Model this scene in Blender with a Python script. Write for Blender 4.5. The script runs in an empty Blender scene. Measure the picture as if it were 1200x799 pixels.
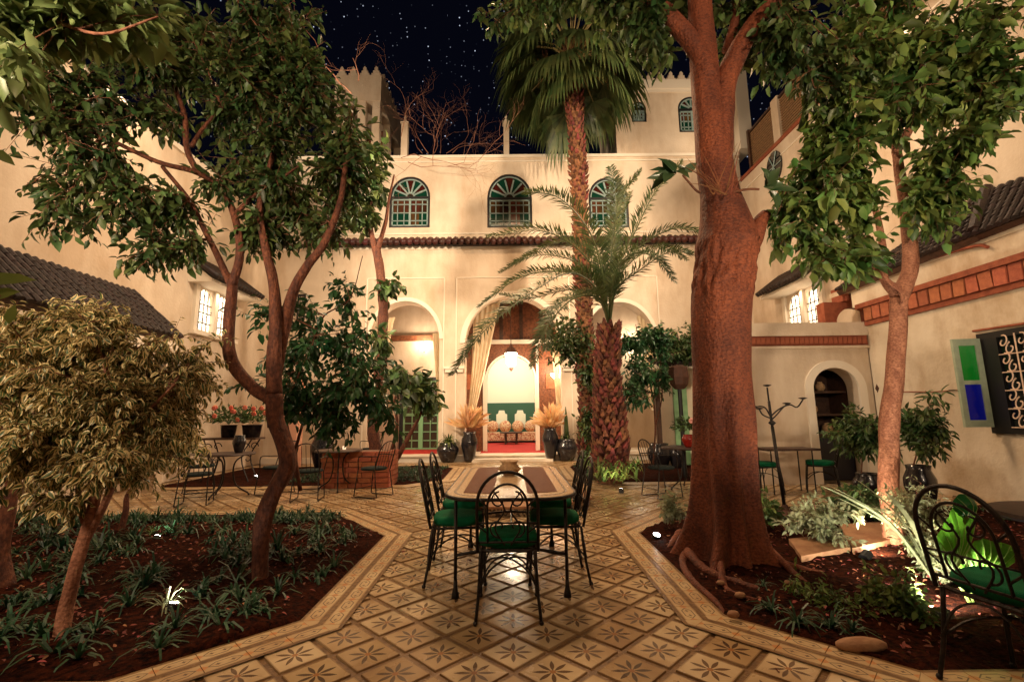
import bpy, math, random
import numpy as np
from mathutils import Vector, Matrix
random.seed(7); rng = np.random.default_rng(7)
R = math.radians
sc = bpy.context.scene
col = sc.collection
# ------------------------------------------------------------------ camera
FPX, PITCH, YAW, ROLL, CH = 545.0, .156, .004, -.011, 1.35
_cy, _sy, _cp, _sp = math.cos(YAW), math.sin(YAW), math.cos(PITCH), math.sin(PITCH)
_f = Vector((_sy*_cp, _cy*_cp, _sp)); _r = Vector((_cy, -_sy, 0)); _u = _r.cross(_f)
_rr = _r*math.cos(ROLL) + _u*math.sin(ROLL); _uu = -_r*math.sin(ROLL) + _u*math.cos(ROLL)
cd = bpy.data.cameras.new("camera"); cam = bpy.data.objects.new("camera", cd); col.objects.link(cam)
cd.sensor_width = 36; cd.lens = FPX*36/1200; cd.clip_end = 3000; cd.clip_start = .05
cam.matrix_world = Matrix(((_rr.x, _uu.x, -_f.x, 0), (_rr.y, _uu.y, -_f.y, 0), (_rr.z, _uu.z, -_f.z, CH), (0, 0, 0, 1)))
sc.camera = cam
sc.view_settings.view_transform = 'Standard'; sc.view_settings.look = 'None'
sc.view_settings.exposure = .3; sc.view_settings.gamma = 1
try:
    sc.cycles.use_denoising = True; sc.cycles.denoiser = 'OPENIMAGEDENOISE'
    sc.cycles.max_bounces = 6; sc.cycles.diffuse_bounces = 3; sc.cycles.glossy_bounces = 3
    sc.cycles.transmission_bounces = 4; sc.cycles.sample_clamp_indirect = 6; sc.cycles.use_light_tree = True
    sc.cycles.caustics_reflective = False; sc.cycles.caustics_refractive = False
except Exception: pass
# ------------------------------------------------------------------ world: night sky with stars
w = bpy.data.worlds.new("World"); sc.world = w; w.use_nodes = True
nt = w.node_tree; nt.nodes.clear()
def N(t, **k):
    n = nt.nodes.new(t)
    for a, b in k.items():
        if a.startswith('_'): continue
        setattr(n, a, b)
    return n
wo = N('ShaderNodeOutputWorld'); bg = N('ShaderNodeBackground'); add = N('ShaderNodeAddShader'); bg2 = N('ShaderNodeBackground')
sky = N('ShaderNodeTexSky', sky_type='NISHITA', sun_disc=False, sun_elevation=R(-4), sun_rotation=R(200))
mixn = N('ShaderNodeMixRGB', blend_type='MIX'); mixn.inputs[0].default_value = .8
mixn.inputs[2].default_value = (.025, .03, .085, 1)
nt.links.new(sky.outputs[0], mixn.inputs[1]); nt.links.new(mixn.outputs[0], bg.inputs[0]); bg.inputs[1].default_value = .05
tc = N('ShaderNodeTexCoord')
def starlayer(scale, thr, gain):
    vo = N('ShaderNodeTexVoronoi'); vo.inputs['Scale'].default_value = scale
    nt.links.new(tc.outputs['Generated'], vo.inputs['Vector'])
    lt = N('ShaderNodeMath', operation='LESS_THAN'); lt.inputs[1].default_value = thr
    nt.links.new(vo.outputs['Distance'], lt.inputs[0])
    sp = N('ShaderNodeSeparateColor'); nt.links.new(vo.outputs['Color'], sp.inputs[0])
    pw = N('ShaderNodeMath', operation='POWER'); pw.inputs[1].default_value = 4; nt.links.new(sp.outputs[0], pw.inputs[0])
    m = N('ShaderNodeMath', operation='MULTIPLY'); nt.links.new(lt.outputs[0], m.inputs[0]); nt.links.new(pw.outputs[0], m.inputs[1])
    m2 = N('ShaderNodeMath', operation='MULTIPLY'); nt.links.new(m.outputs[0], m2.inputs[0]); m2.inputs[1].default_value = gain
    return m2
s1, s2 = starlayer(120, .12, .65), starlayer(58, .06, 1.2)
sa = N('ShaderNodeMath', operation='ADD'); nt.links.new(s1.outputs[0], sa.inputs[0]); nt.links.new(s2.outputs[0], sa.inputs[1])
bg2.inputs[0].default_value = (.75, .82, 1, 1); nt.links.new(sa.outputs[0], bg2.inputs[1])
nt.links.new(bg.outputs[0], add.inputs[0]); nt.links.new(bg2.outputs[0], add.inputs[1]); nt.links.new(add.outputs[0], wo.inputs[0])
# ------------------------------------------------------------------ added fill floods and the parapet light strips
WARM = (1, .63, .35); WARM2 = (1, .755, .51)
def lamp(kind, loc, power, color=WARM, size=.2, target=None, spot=80, blend=.6, sy=None):
    l = bpy.data.lights.new("lamp_or_fill_light", kind); l.energy = power; l.color = color
    if kind == 'AREA':
        l.size = size
        if sy: l.shape = 'RECTANGLE'; l.size_y = sy
    elif kind == 'SPOT': l.shadow_soft_size = size; l.spot_size = R(spot); l.spot_blend = blend
    else: l.shadow_soft_size = size
    o = bpy.data.objects.new("lamp_or_fill_light", l); col.objects.link(o); o.location = loc
    if target is not None:
        o.rotation_euler = (Vector(target)-Vector(loc)).to_track_quat('-Z', 'Y').to_euler()
    return o
# unseen fill floods added for brightness; the long strips are the parapet lights
lamp('AREA', (0, -3.5, 8.2), 250, WARM, 3.5, (0, 14.2, 5.5), sy=1.5)  # added soft fill from above and behind the camera
lamp('SPOT', (-2.6, -.8, 2.6), 800, WARM2, .3, (-2.3, 4, 4.6), 75, .7)  # added, unseen: lifts the left tree crown
lamp('SPOT', (-4.2, .6, 2.6), 330, WARM2, .3, (-3.0, 3.3, 1.7), 75, .8)  # added, unseen: brightens the variegated tree
lamp('SPOT', (3.4, -.8, 3.0), 950, WARM2, .3, (3.4, 4.6, 4.4), 85, .7)  # added, unseen: lifts the ficus crown
lamp('SPOT', (-6.4, 6.3, 6.9), 3300, WARM2, .35, (2.2, 14.2, 5.2), 95, .8)  # added pair of spots, this and the next, to brighten the facade
lamp('SPOT', (6.6, 6.3, 8.2), 3300, WARM2, .35, (-2.2, 14.2, 5.2), 95, .8)
lamp('AREA', (-6.9, 8, 7.7), 210, WARM2, .25, (-7.4, 8, 5), sy=9)
lamp('AREA', (7.1, 8, 8.6), 190, WARM2, .25, (7.8, 8, 5), sy=9)
lamp('AREA', (0, 9.5, 9.2), 520, WARM, 1.5, (0, 7, 0))  # added overhead fill for the paving
lamp('SPOT', (7.2, 10.6, 9.4), 420, WARM2, .15, (4.6, 14.2, 11.2), 80, .7)  # added spot to brighten the roof tower
lamp('SPOT', (-6.9, 10.5, 8.2), 420, WARM2, .15, (-4.6, 14.6, 11.2), 80, .7)  # added spot to brighten the left turret
# ------------------------------------------------------------------ pixel -> point helpers (photo pixels)
def ray(x, y):
    return _rr*(x-600) + _uu*(399.5-y) + _f*FPX
def P(x, y, Y):
    d = ray(x, y); t = Y/d.y; return Vector((d.x*t, Y, CH+d.z*t))
def PX(x, y, X):
    d = ray(x, y); t = X/d.x; return Vector((X, d.y*t, CH+d.z*t))
def G(x, y, z=0):
    d = ray(x, y); t = (z-CH)/d.z; return Vector((d.x*t, d.y*t, z))
# ------------------------------------------------------------------ materials
MATS = {}
def mat(name, c1, c2=None, rough=.6, scale=8, bump=0, bscale=40, metal=0, emit=0, ecol=None, spec=.5, trans=0, island=0, objrand=0, stretch=None, fine=None, detail=4, coat=0, contrast=(.35, .65)):
    if name in MATS: return MATS[name]
    m = bpy.data.materials.new(name); m.use_nodes = True; t = m.node_tree; b = t.nodes['Principled BSDF']; L = t.links.new
    b.inputs['Roughness'].default_value = rough; b.inputs['Metallic'].default_value = metal
    b.inputs['Specular IOR Level'].default_value = spec
    if coat: b.inputs['Coat Weight'].default_value = coat
    co = t.nodes.new('ShaderNodeTexCoord'); src = co.outputs['Object']
    mp = t.nodes.new('ShaderNodeMapping'); L(src, mp.inputs[0])
    if stretch: mp.inputs['Scale'].default_value = stretch
    out = None
    if c2 is not None:
        n = t.nodes.new('ShaderNodeTexNoise'); n.inputs['Scale'].default_value = scale; n.inputs['Detail'].default_value = detail; L(mp.outputs[0], n.inputs['Vector'])
        r = t.nodes.new('ShaderNodeValToRGB'); r.color_ramp.elements[0].position = contrast[0]; r.color_ramp.elements[1].position = contrast[1]
        r.color_ramp.elements[0].color = (*c1, 1); r.color_ramp.elements[1].color = (*c2, 1); L(n.outputs[0], r.inputs[0]); out = r.outputs[0]
    else:
        b.inputs['Base Color'].default_value = (*c1, 1)
        rg = t.nodes.new('ShaderNodeRGB'); rg.outputs[0].default_value = (*c1, 1); out = rg.outputs[0]
    if fine:
        n4 = t.nodes.new('ShaderNodeTexNoise'); n4.inputs['Scale'].default_value = fine[0]; n4.inputs['Detail'].default_value = 6; n4.inputs['Roughness'].default_value = .65
        mp4 = t.nodes.new('ShaderNodeMapping'); L(src, mp4.inputs[0]); mp4.inputs['Scale'].default_value = fine[3]; L(mp4.outputs[0], n4.inputs['Vector'])
        r4 = t.nodes.new('ShaderNodeValToRGB'); r4.color_ramp.elements[0].position = fine[2][0]; r4.color_ramp.elements[1].position = fine[2][1]; r4.color_ramp.elements[0].color = (*fine[1], 1); r4.color_ramp.elements[1].color = (1, 1, 1, 1)
        L(n4.outputs[0], r4.inputs[0]); m4 = t.nodes.new('ShaderNodeMixRGB'); m4.blend_type = 'MULTIPLY'; m4.inputs[0].default_value = 1; L(out, m4.inputs[1]); L(r4.outputs[0], m4.inputs[2]); out = m4.outputs[0]
    if island or objrand:
        if island: g = t.nodes.new('ShaderNodeNewGeometry'); rv = g.outputs['Random Per Island']
        else: g = t.nodes.new('ShaderNodeObjectInfo'); rv = g.outputs['Random']
        amt = island or objrand
        h = t.nodes.new('ShaderNodeHueSaturation'); mr = t.nodes.new('ShaderNodeMapRange')
        mr.inputs[3].default_value = 1-amt; mr.inputs[4].default_value = 1+amt; L(rv, mr.inputs[0]); L(mr.outputs[0], h.inputs['Value'])
        m2 = t.nodes.new('ShaderNodeMath'); m2.operation = 'FRACT'; m3 = t.nodes.new('ShaderNodeMath'); m3.operation = 'MULTIPLY'; m3.inputs[1].default_value = 7.3
        L(rv, m3.inputs[0]); L(m3.outputs[0], m2.inputs[0]); mr2 = t.nodes.new('ShaderNodeMapRange')
        mr2.inputs[3].default_value = .5-amt*.09; mr2.inputs[4].default_value = .5+amt*.03; L(m2.outputs[0], mr2.inputs[0]); L(mr2.outputs[0], h.inputs['Hue'])
        L(out, h.inputs['Color']); out = h.outputs[0]
    L(out, b.inputs['Base Color'])
    if bump:
        n2 = t.nodes.new('ShaderNodeTexNoise'); n2.inputs['Scale'].default_value = bscale; n2.inputs['Detail'].default_value = 5; L(mp.outputs[0], n2.inputs['Vector'])
        bp = t.nodes.new('ShaderNodeBump'); bp.inputs['Strength'].default_value = bump; bp.inputs['Distance'].default_value = .02
        L(n2.outputs[0], bp.inputs['Height']); L(bp.outputs[0], b.inputs['Normal'])
    if emit:
        b.inputs['Emission Color'].default_value = (*(ecol or c1), 1); b.inputs['Emission Strength'].default_value = emit
    if trans:
        tr = t.nodes.new('ShaderNodeBsdfTranslucent'); L(out, tr.inputs[0]); ms = t.nodes.new('ShaderNodeMixShader'); ms.inputs[0].default_value = trans
        L(b.outputs[0], ms.inputs[1]); L(tr.outputs[0], ms.inputs[2]); L(ms.outputs[0], t.nodes['Material Output'].inputs[0])
    MATS[name] = m
    return m
plaster = mat('plaster', (.60, .49, .37), (.73, .62, .49), .8, 1.3, .35, 18, contrast=(.3, .7), detail=8, fine=(.9, (.80, .73, .66), (.36, .56), (1, 1, .35)))
plaster_old = mat('old_plaster', (.60, .50, .37), (.72, .63, .50), .85, 2.2, .5, 14, contrast=(.3, .7), detail=8, fine=(1.3, (.74, .66, .58), (.38, .54), (1, 1, .5)))
trim = mat('trim', (.78, .70, .58), None, .7, bump=.1)
terracotta = mat('terracotta', (.22, .05, .022), (.33, .09, .04), .75, 9, .5, 60)
brickm = mat('brick', (.33, .10, .045), (.42, .14, .06), .8, 14, .6, 50, objrand=.14)
rooftile = mat('roof_tile', (.007, .0025, .002), (.022, .008, .0045), .55, 6, .4, 30, objrand=.4)
rooftile2 = mat('roof_tile_joined', (.035, .02, .014), (.10, .05, .03), .45, 9, .4, 30, island=.4)
redtile = mat('red_glazed_tile', (.035, .009, .006), (.08, .02, .012), .5, 9, .3, 30, objrand=.3)
iron = mat('wrought_iron', (.012, .011, .011), (.03, .022, .018), .42, 30, .3, 90, metal=.6)
rust = mat('iron_brown', (.05, .022, .014), (.09, .035, .02), .6, 20, .4, 60, metal=.3)
cushion = mat('green_cushion', (.0, .09, .035), (.002, .14, .055), .85, 12, .5, 220, spec=.2)
cushion_d = mat('dark_cushion', (.01, .016, .016), (.02, .03, .026), .85, 12, .4, 220, spec=.2)
wood = mat('wood_carved', (.10, .028, .010), (.22, .075, .028), .5, 14, .6, 35)
wooddark = mat('wood_dark', (.035, .014, .008), (.07, .03, .015), .5, 14, .4, 35)
soil = mat('soil', (.006, .002, .0015), (.045, .010, .004), .95, 26, 1.0, 45, detail=10, spec=.05)
bark_red = mat('bark_fig', (.10, .022, .009), (.30, .078, .028), .75, 3.5, 1.0, 45, stretch=(1, 1, .6), detail=9, contrast=(.3, .7), fine=(34, (.38, .30, .26), (.36, .60), (1, 1, 1.8)))
bark = mat('bark_branch', (.09, .024, .011), (.19, .06, .026), .8, 16, .9, 45, stretch=(1, 1, .4), detail=8, fine=(40, (.4, .33, .3), (.38, .6), (1, 1, .7)))
bark2 = mat('bark_pale', (.26, .10, .055), (.42, .19, .11), .8, 12, .8, 40, stretch=(1, 1, .5), detail=8, fine=(45, (.5, .42, .38), (.38, .6), (1, 1, 1.5)))
twigm = mat('twig', (.10, .035, .018), (.20, .08, .04), .8, 20)
palmbark = mat('palm_fibre', (.06, .020, .010), (.22, .085, .038), .9, 12, .8, 60, island=.45)
leafA = mat('leaf_dark', (.028, .075, .022), (.085, .14, .04), .46, 2.5, trans=.25, island=.6)
leafB = mat('leaf_bright', (.05, .13, .03), (.15, .24, .06), .45, 3, trans=.35, island=.6)
leafC = mat('leaf_teal', (.014, .07, .028), (.045, .12, .04), .35, 3, trans=.2, island=.4)
leafD = mat('leaf_rubber', (.02, .055, .025), (.05, .09, .035), .28, 3, trans=.1, island=.3)
grassm = mat('strap_leaf', (.012, .055, .03), (.04, .10, .045), .4, 4, trans=.2, island=.4)
frondm = mat('frond', (.035, .07, .02), (.08, .10, .035), .45, 4, trans=.25, island=.35)
fanm = mat('fan_frond', (.035, .07, .02), (.075, .10, .03), .5, 4, trans=.25, island=.4)
deadm = mat('dry_frond', (.16, .06, .025), (.30, .13, .05), .8, 5, trans=.2, island=.3)
creamleaf = mat('cream_plume', (.75, .45, .20), (.85, .62, .34), .7, 6, trans=.35, island=.25)
silverleaf = mat('silver_leaf', (.22, .26, .14), (.35, .40, .24), .5, 8, trans=.3, island=.35)
elephant = mat('big_leaf', (.07, .26, .02), (.13, .36, .03), .45, 9, .6, 40, trans=.55)
leafF = mat('leaf_pale', (.10, .17, .05), (.22, .30, .12), .35, 3, trans=.35, island=.4)
potdark = mat('dark_glazed_pot', (.010, .010, .014), (.02, .018, .02), .22, 8, .1, 20, coat=.4)
potred = mat('red_glazed_pot', (.25, .012, .008), (.34, .03, .015), .25, 8)
potclay = mat('carved_clay', (.40, .24, .12), (.58, .38, .20), .6, 30, .6, 70)
curtainm = mat('curtain', (.72, .58, .38), (.80, .68, .48), .8, 3, trans=.35)
greenpaint = mat('green_paint', (.16, .33, .17), (.22, .42, .22), .5, 8, .15, 40)
bluepaint = mat('grey_green_paint', (.28, .36, .27), (.38, .46, .34), .5, 8, .15, 40)
mullm = mat('mullion', (.20, .29, .28), (.27, .36, .34), .5, 10)
glassred = mat('glass_red', (.05, .009, .006), None, .12)
glassgreen = mat('glass_green', (.004, .038, .022), None, .12)
glassbrown = mat('glass_amber', (.05, .025, .010), (.10, .05, .018), .15, 4, objrand=.6)
glassdark = mat('glass_dark', (.006, .008, .008), None, .08)
redrug = mat('red_rug', (.35, .008, .006), (.45, .02, .012), .95, 30, .4, 200)
room_wall = mat('room_wall', (.80, .78, .62), None, .8)
room_green = mat('room_panel', (.03, .10, .06), None, .5)
sofam = mat('sofa_fabric', (.42, .10, .05), (.75, .58, .36), .8, 30, contrast=(.46, .54))
glow = mat('lit_glass', (1, .80, .50), None, .5, emit=2.3, ecol=(1, .86, .62))
glow2 = mat('lit_lamp', (1, .85, .62), None, .5, emit=22, ecol=(1, .82, .58))
glowcold = mat('spot_lens', (1, .95, .9), None, .3, emit=45, ecol=(1, .93, .86))
stone = mat('stone', (.30, .15, .08), (.42, .24, .13), .85, 7, .5, 30)
black = mat('black_paint', (.008, .008, .009), None, .45)
flowerm = mat('flower_red', (.65, .10, .05), (.75, .28, .16), .6, 6, trans=.2, island=.3)
palepink = mat('pink_plaster', (.62, .30, .20), (.68, .36, .24), .8, 2)
# ------------------------------------------------------------------ mesh builder
def catmull(pts, n=5):
    pts = [Vector(p) for p in pts]
    if len(pts) < 3: return pts
    q = [pts[0]*2-pts[1]] + pts + [pts[-1]*2-pts[-2]]; out = []
    for i in range(1, len(q)-2):
        a, b, c, d = q[i-1], q[i], q[i+1], q[i+2]
        for k in range(n):
            t = k/n
            out.append(.5*((2*b) + (c-a)*t + (2*a-5*b+4*c-d)*t*t + (3*b-a-3*c+d)*t*t*t))
    out.append(pts[-1]); return out
class MB:
    def __init__(s): s.v = []; s.f = []; s.m = []; s.uv = {}
    def face(s, vs, m=0, uv=None):
        i = len(s.v); s.v += [tuple(x) for x in vs]; s.f.append(tuple(range(i, i+len(vs)))); s.m.append(m)
        if uv: s.uv[len(s.f)-1] = uv
    def box(s, c, d, rz=0, M=None, m=0):
        c = Vector(c); hx, hy, hz = d[0]/2, d[1]/2, d[2]/2; rot = Matrix.Rotation(rz, 3, 'Z') if M is None else M
        i = len(s.v)
        for x in (-hx, hx):
            for y in (-hy, hy):
                for z in (-hz, hz): s.v.append(tuple(c + rot @ Vector((x, y, z))))
        for f in ((0, 1, 3, 2), (4, 6, 7, 5), (0, 4, 5, 1), (2, 3, 7, 6), (0, 2, 6, 4), (1, 5, 7, 3)):
            s.f.append(tuple(i+k for k in f)); s.m.append(m)
        return s
    def bb(s, x0, x1, y0, y1, z0, z1, m=0): return s.box(((x0+x1)/2, (y0+y1)/2, (z0+z1)/2), (abs(x1-x0), abs(y1-y0), abs(z1-z0)), m=m)
    def tube(s, pts, r, n=8, r1=None, cap=True, smoothn=0, m=0, rfun=None):
        pts = catmull(pts, smoothn) if smoothn else [Vector(p) for p in pts]
        K = len(pts); up = None; i0 = len(s.v)
        for k, p in enumerate(pts):
            a = pts[max(k-1, 0)]; b = pts[min(k+1, K-1)]; t = (b-a)
            if t.length < 1e-9: t = Vector((0, 0, 1))
            t.normalize()
            if up is None: up = Vector((1, 0, 0)) if abs(t.x) < .8 else Vector((0, 1, 0))
            e1 = up - t*up.dot(t)
            if e1.length < 1e-6: e1 = t.orthogonal()
            e1.normalize(); e2 = t.cross(e1); up = e1
            u = k/(K-1) if K > 1 else 0
            rr = r + ((r1 if r1 is not None else r)-r)*u
            for j in range(n):
                th = 2*math.pi*j/n; q = rr*(rfun(u, th, p) if rfun else 1)
                s.v.append(tuple(p + e1*math.cos(th)*q + e2*math.sin(th)*q))
        for k in range(K-1):
            for j in range(n):
                s.f.append((i0+k*n+j, i0+k*n+(j+1) % n, i0+(k+1)*n+(j+1) % n, i0+(k+1)*n+j)); s.m.append(m)
        if cap:
            s.f.append(tuple(i0+j for j in reversed(range(n)))); s.m.append(m); s.f.append(tuple(i0+(K-1)*n+j for j in range(n))); s.m.append(m)
        return s
    def lathe(s, prof, c=(0, 0, 0), n=20, m=0):
        c = Vector(c); i0 = len(s.v)
        for r, z in prof:
            for j in range(n):
                th = 2*math.pi*j/n; s.v.append((c.x+r*math.cos(th), c.y+r*math.sin(th), c.z+z))
        for k in range(len(prof)-1):
            for j in range(n): s.f.append((i0+k*n+j, i0+k*n+(j+1) % n, i0+(k+1)*n+(j+1) % n, i0+(k+1)*n+j)); s.m.append(m)
        s.f.append(tuple(i0+j for j in reversed(range(n)))); s.m.append(m); s.f.append(tuple(i0+(len(prof)-1)*n+j for j in range(n))); s.m.append(m)
        return s
    def prism(s, outline, T, d, m=0):
        """outline: (u,w) list; T maps (u, depth, w) -> world; extruded from depth 0 to d"""
        n = len(outline); i0 = len(s.v)
        for dd in (0, d):
            for u, w_ in outline: s.v.append(tuple(T(u, dd, w_)))
        s.f.append(tuple(i0+j for j in range(n))); s.m.append(m); s.f.append(tuple(i0+n+j for j in reversed(range(n)))); s.m.append(m)
        for j in range(n): s.f.append((i0+j, i0+n+j, i0+n+(j+1) % n, i0+(j+1) % n)); s.m.append(m)
        return s
    def ball(s, c, r, n=10, m=0):
        rx, ry, rz = r if isinstance(r, tuple) else (r, r, r); k = max(4, n//2); c = Vector(c); i0 = len(s.v)
        for a in range(k+1):
            ph = math.pi*a/k
            for j in range(n):
                th = 2*math.pi*j/n; s.v.append((c.x+rx*math.sin(ph)*math.cos(th), c.y+ry*math.sin(ph)*math.sin(th), c.z+rz*math.cos(ph)))
        for a in range(k):
            for j in range(n): s.f.append((i0+a*n+j, i0+(a+1)*n+j, i0+(a+1)*n+(j+1) % n, i0+a*n+(j+1) % n)); s.m.append(m)
        return s
    def mesh(s, name, mats, off=None, smooth=False):
        me = bpy.data.meshes.new(name)
        v = s.v if off is None else [(a-off[0], b-off[1], c-off[2]) for a, b, c in s.v]
        me.from_pydata(v, [], s.f)
        mats = mats if isinstance(mats, (list, tuple)) else [mats]
        for q in mats: me.materials.append(q)
        if len(mats) > 1: me.polygons.foreach_set('material_index', s.m)
        if smooth: me.polygons.foreach_set('use_smooth', [True]*len(s.f))
        if s.uv:
            uvl = me.uv_layers.new(name='UVMap')
            for fi, uv in s.uv.items():
                for li, c in zip(me.polygons[fi].loop_indices, uv): uvl.data[li].uv = c
        me.validate(); me.update()
        return me
    def build(s, name, mats, parent=None, smooth=False, label=None, loc=None):
        off = None
        if parent is not None:
            off = Vector(parent.get('_o', (0, 0, 0)))
        elif loc is not None: off = Vector(loc)
        o = bpy.data.objects.new(name, s.mesh(name, mats, off, smooth)); col.objects.link(o)
        if parent is not None: o.parent = parent; o['_o'] = tuple(off)
        elif loc is not None: o.location = loc; o['_o'] = tuple(off)
        if label: o['label'] = label
        return o
def tag(o, label=None, cat=None, group=None, kind=None):
    if label: o['label'] = label
    if cat: o['category'] = cat
    if group: o['group'] = group
    if kind: o['kind'] = kind
    return o
def thing(name, label, cat, loc=(0, 0, 0), group=None):
    o = bpy.data.objects.new(name, None); col.objects.link(o); o.location = loc; o['_o'] = tuple(loc); o.empty_display_size = .2
    return tag(o, label, cat, group)
def setting(name, mb, m, smooth=False): return tag(mb.build(name, m, smooth=smooth), kind='structure')
def kids(o): return [c for c in bpy.data.objects if c.parent == o]
_kidcache = {}
def copy_tree(o, parent=None, deep=True):
    c = o.copy(); col.objects.link(c)
    if parent is not None: c.parent = parent
    key = o.name
    if key not in _kidcache: _kidcache[key] = kids(o)
    for ch in _kidcache[key]: copy_tree(ch, c)
    return c
def place(proto, first, loc, rz, label, group=None, s=1):
    o = proto if first else copy_tree(proto)
    o.location = loc; o.rotation_euler = (0, 0, rz); o.scale = (s, s, s) if not isinstance(s, tuple) else s; o['label'] = label
    if group: o['group'] = group
    return o
# ------------------------------------------------------------------ leaves in bulk
TA = np.array([0, .3, .3, .3, .7, .7, .7, 1.]); TS = np.array([0, -.5, 0, .5, -.38, 0, .38, 0]); TH = np.array([0, .10, 0, .10, 0, -.09, 0, -.22])
TF = [(0, 1, 2), (0, 2, 3), (1, 4, 5, 2), (2, 5, 6, 3), (4, 7, 5), (5, 7, 6)]
def leaf_mesh(name, Pn, D, Nn, L, W, m, parent, curl=1.0):
    n = len(Pn); D = D/np.linalg.norm(D, axis=1, keepdims=True)
    S = np.cross(D, Nn); S /= np.linalg.norm(S, axis=1, keepdims=True)+1e-9; U = np.cross(S, D)
    off = np.array(parent.get('_o', (0, 0, 0)), float) if parent is not None else 0
    V = (Pn-off)[:, None, :] + D[:, None, :]*(TA[None, :, None]*L[:, None, None]) + S[:, None, :]*(TS[None, :, None]*W[:, None, None]) + U[:, None, :]*(TH[None, :, None]*(L*curl)[:, None, None])
    loops = np.array([i for f in TF for i in f]); tot = np.array([len(f) for f in TF])
    LI = (loops[None, :] + 8*np.arange(n)[:, None]).ravel(); LT = np.tile(tot, n); LS = np.concatenate([[0], np.cumsum(LT)[:-1]])
    me = bpy.data.meshes.new(name); me.vertices.add(8*n); me.vertices.foreach_set('co', V.ravel().astype(np.float32))
    me.loops.add(len(LI)); me.loops.foreach_set('vertex_index', LI.astype(np.int32)); me.polygons.add(len(LT))
    me.polygons.foreach_set('loop_start', LS.astype(np.int32))
    me.polygons.foreach_set('use_smooth', np.ones(len(LT), bool))
    uvl = me.uv_layers.new(name='UVMap'); uvs = np.stack([TS[loops]+.5, TA[loops]], 1); uvl.data.foreach_set('uv', np.tile(uvs, (n, 1)).ravel().astype(np.float32))
    me.materials.append(m); me.update(calc_edges=True)
    o = bpy.data.objects.new(name, me); col.objects.link(o)
    if parent is not None: o.parent = parent; o['_o'] = tuple(off)
    return o
def unit(a): return a/(np.linalg.norm(a, axis=-1, keepdims=True)+1e-9)
def tree(root, limbs, blobs, leaf, bark_m, leaf_m, r_sub=.010, taper=True, twigs=True, crown_name='crown', trunk_name='trunk', extra=None):
    """limbs: [(points, r0, r1)], blobs: [(centre, (rx,ry,rz), n_sub, anchor or None)], leaf: dict(L,W,n,tw,droop)"""
    mb = MB(); samples = []
    for pts, r0, r1 in limbs:
        pp = catmull(pts, 6); mb.tube(pp, r0, 10 if r0 > .03 else 7, r1, rfun=lambda u, th, p: 1+.10*math.sin(3*th+p.z*5)+.07*math.sin(5*th-p.z*9))
        samples += [np.array(p) for p in pp]
    if extra: extra(mb)
    if limbs: mb.build(trunk_name, bark_m, root, smooth=True)
    tm = MB(); LP = []; LD = []
    S = np.array(samples) if samples else None
    for blob in blobs:
        c, rad, nsub = blob[:3]; c = np.array(c); rad = np.array(rad)
        anc = blob[3] if len(blob) > 3 and blob[3] is not None else (S[np.argmin(((S-c)**2).sum(1))] if S is not None else c-np.array([0, 0, rad[2]]))
        anc = np.array(anc)
        for k in range(nsub):
            d = unit(rng.normal(size=3)); e = c + d*rad*(rng.random()**.4)*rng.uniform(.75, 1.25)
            mid = (anc+e)/2 + rng.normal(size=3)*.06*np.linalg.norm(e-anc) + np.array([0, 0, .10*np.linalg.norm(e-anc)])
            path = [anc*(1-t)**2+2*mid*t*(1-t)+e*t*t for t in np.linspace(0, 1, 8)]
            tm.tube([Vector(p) for p in path], r_sub, 5, r_sub*.3, cap=False)
            start = max(1, int(8*(1-1.3*rad.max()/(np.linalg.norm(e-anc)+1e-6))))
            for j in range(min(start, 5), 8):
                for q in range(leaf.get('tw', 2)):
                    p0 = path[j]; dd = unit((path[j]-path[j-1]))*.5 + unit(rng.normal(size=3))*1.0 + np.array([0, 0, -leaf.get('droop', .3)])
                    dd = unit(dd); tl = leaf.get('tl', .16)*rng.uniform(.6, 1.3)
                    if twigs: tm.tube([Vector(p0), Vector(p0+dd*tl)], r_sub*.3, 3, r_sub*.15, cap=False)
                    for a in range(leaf['n']):
                        t = (a+.6)/leaf['n']; side = unit(np.cross(dd, rng.normal(size=3)))
                        LP.append(p0+dd*tl*t + side*.004); LD.append(unit(dd*.55 + side*(1-.5*t) + np.array([0, 0, -leaf.get('droop', .3)*.9])))
    if tm.v: tm.build('twigs', twigm, root)['kind'] = 'stuff'
    LP = np.array(LP); LD = np.array(LD); n = len(LP)
    Nn = rng.normal(size=(n, 3))*.55 + np.array([0, 0, 1.0])
    L = leaf['L']*rng.uniform(.5, 1.35, n); W = L*leaf['W']*rng.uniform(.85, 1.15, n)
    leaf_mesh(crown_name, LP, LD, Nn, L, W, leaf_m, root, leaf.get('curl', 1.0))
    return n
def strap_clump(mb, c, n, L, wd, spread=1.0, m=0, up=1.0):
    for k in range(n):
        a = random.uniform(0, 2*math.pi); sp = random.uniform(.3, 1)*spread; l = L*random.uniform(.6, 1.15)
        d = Vector((math.cos(a), math.sin(a), 0)); sd = Vector((-d.y, d.x, 0)); pts = []
        for t in (0, .35, .7, 1):
            pts.append(Vector(c) + d*l*sp*t + Vector((0, 0, l*up*(t*1.25*(1.1-sp*.45) - t*t*1.1*(.35+sp*.75)))))
        for i in range(3):
            w0 = wd*(1, .95, .7, .05)[i]/2; w1 = wd*(1, .95, .7, .05)[i+1]/2
            i0 = len(mb.v); mb.v += [tuple(pts[i]-sd*w0), tuple(pts[i]+sd*w0), tuple(pts[i+1]+sd*w1), tuple(pts[i+1]-sd*w1)]
            mb.f.append((i0, i0+1, i0+2, i0+3)); mb.m.append(m)
def lowrand(a, b): return random.uniform(a, b)
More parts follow.
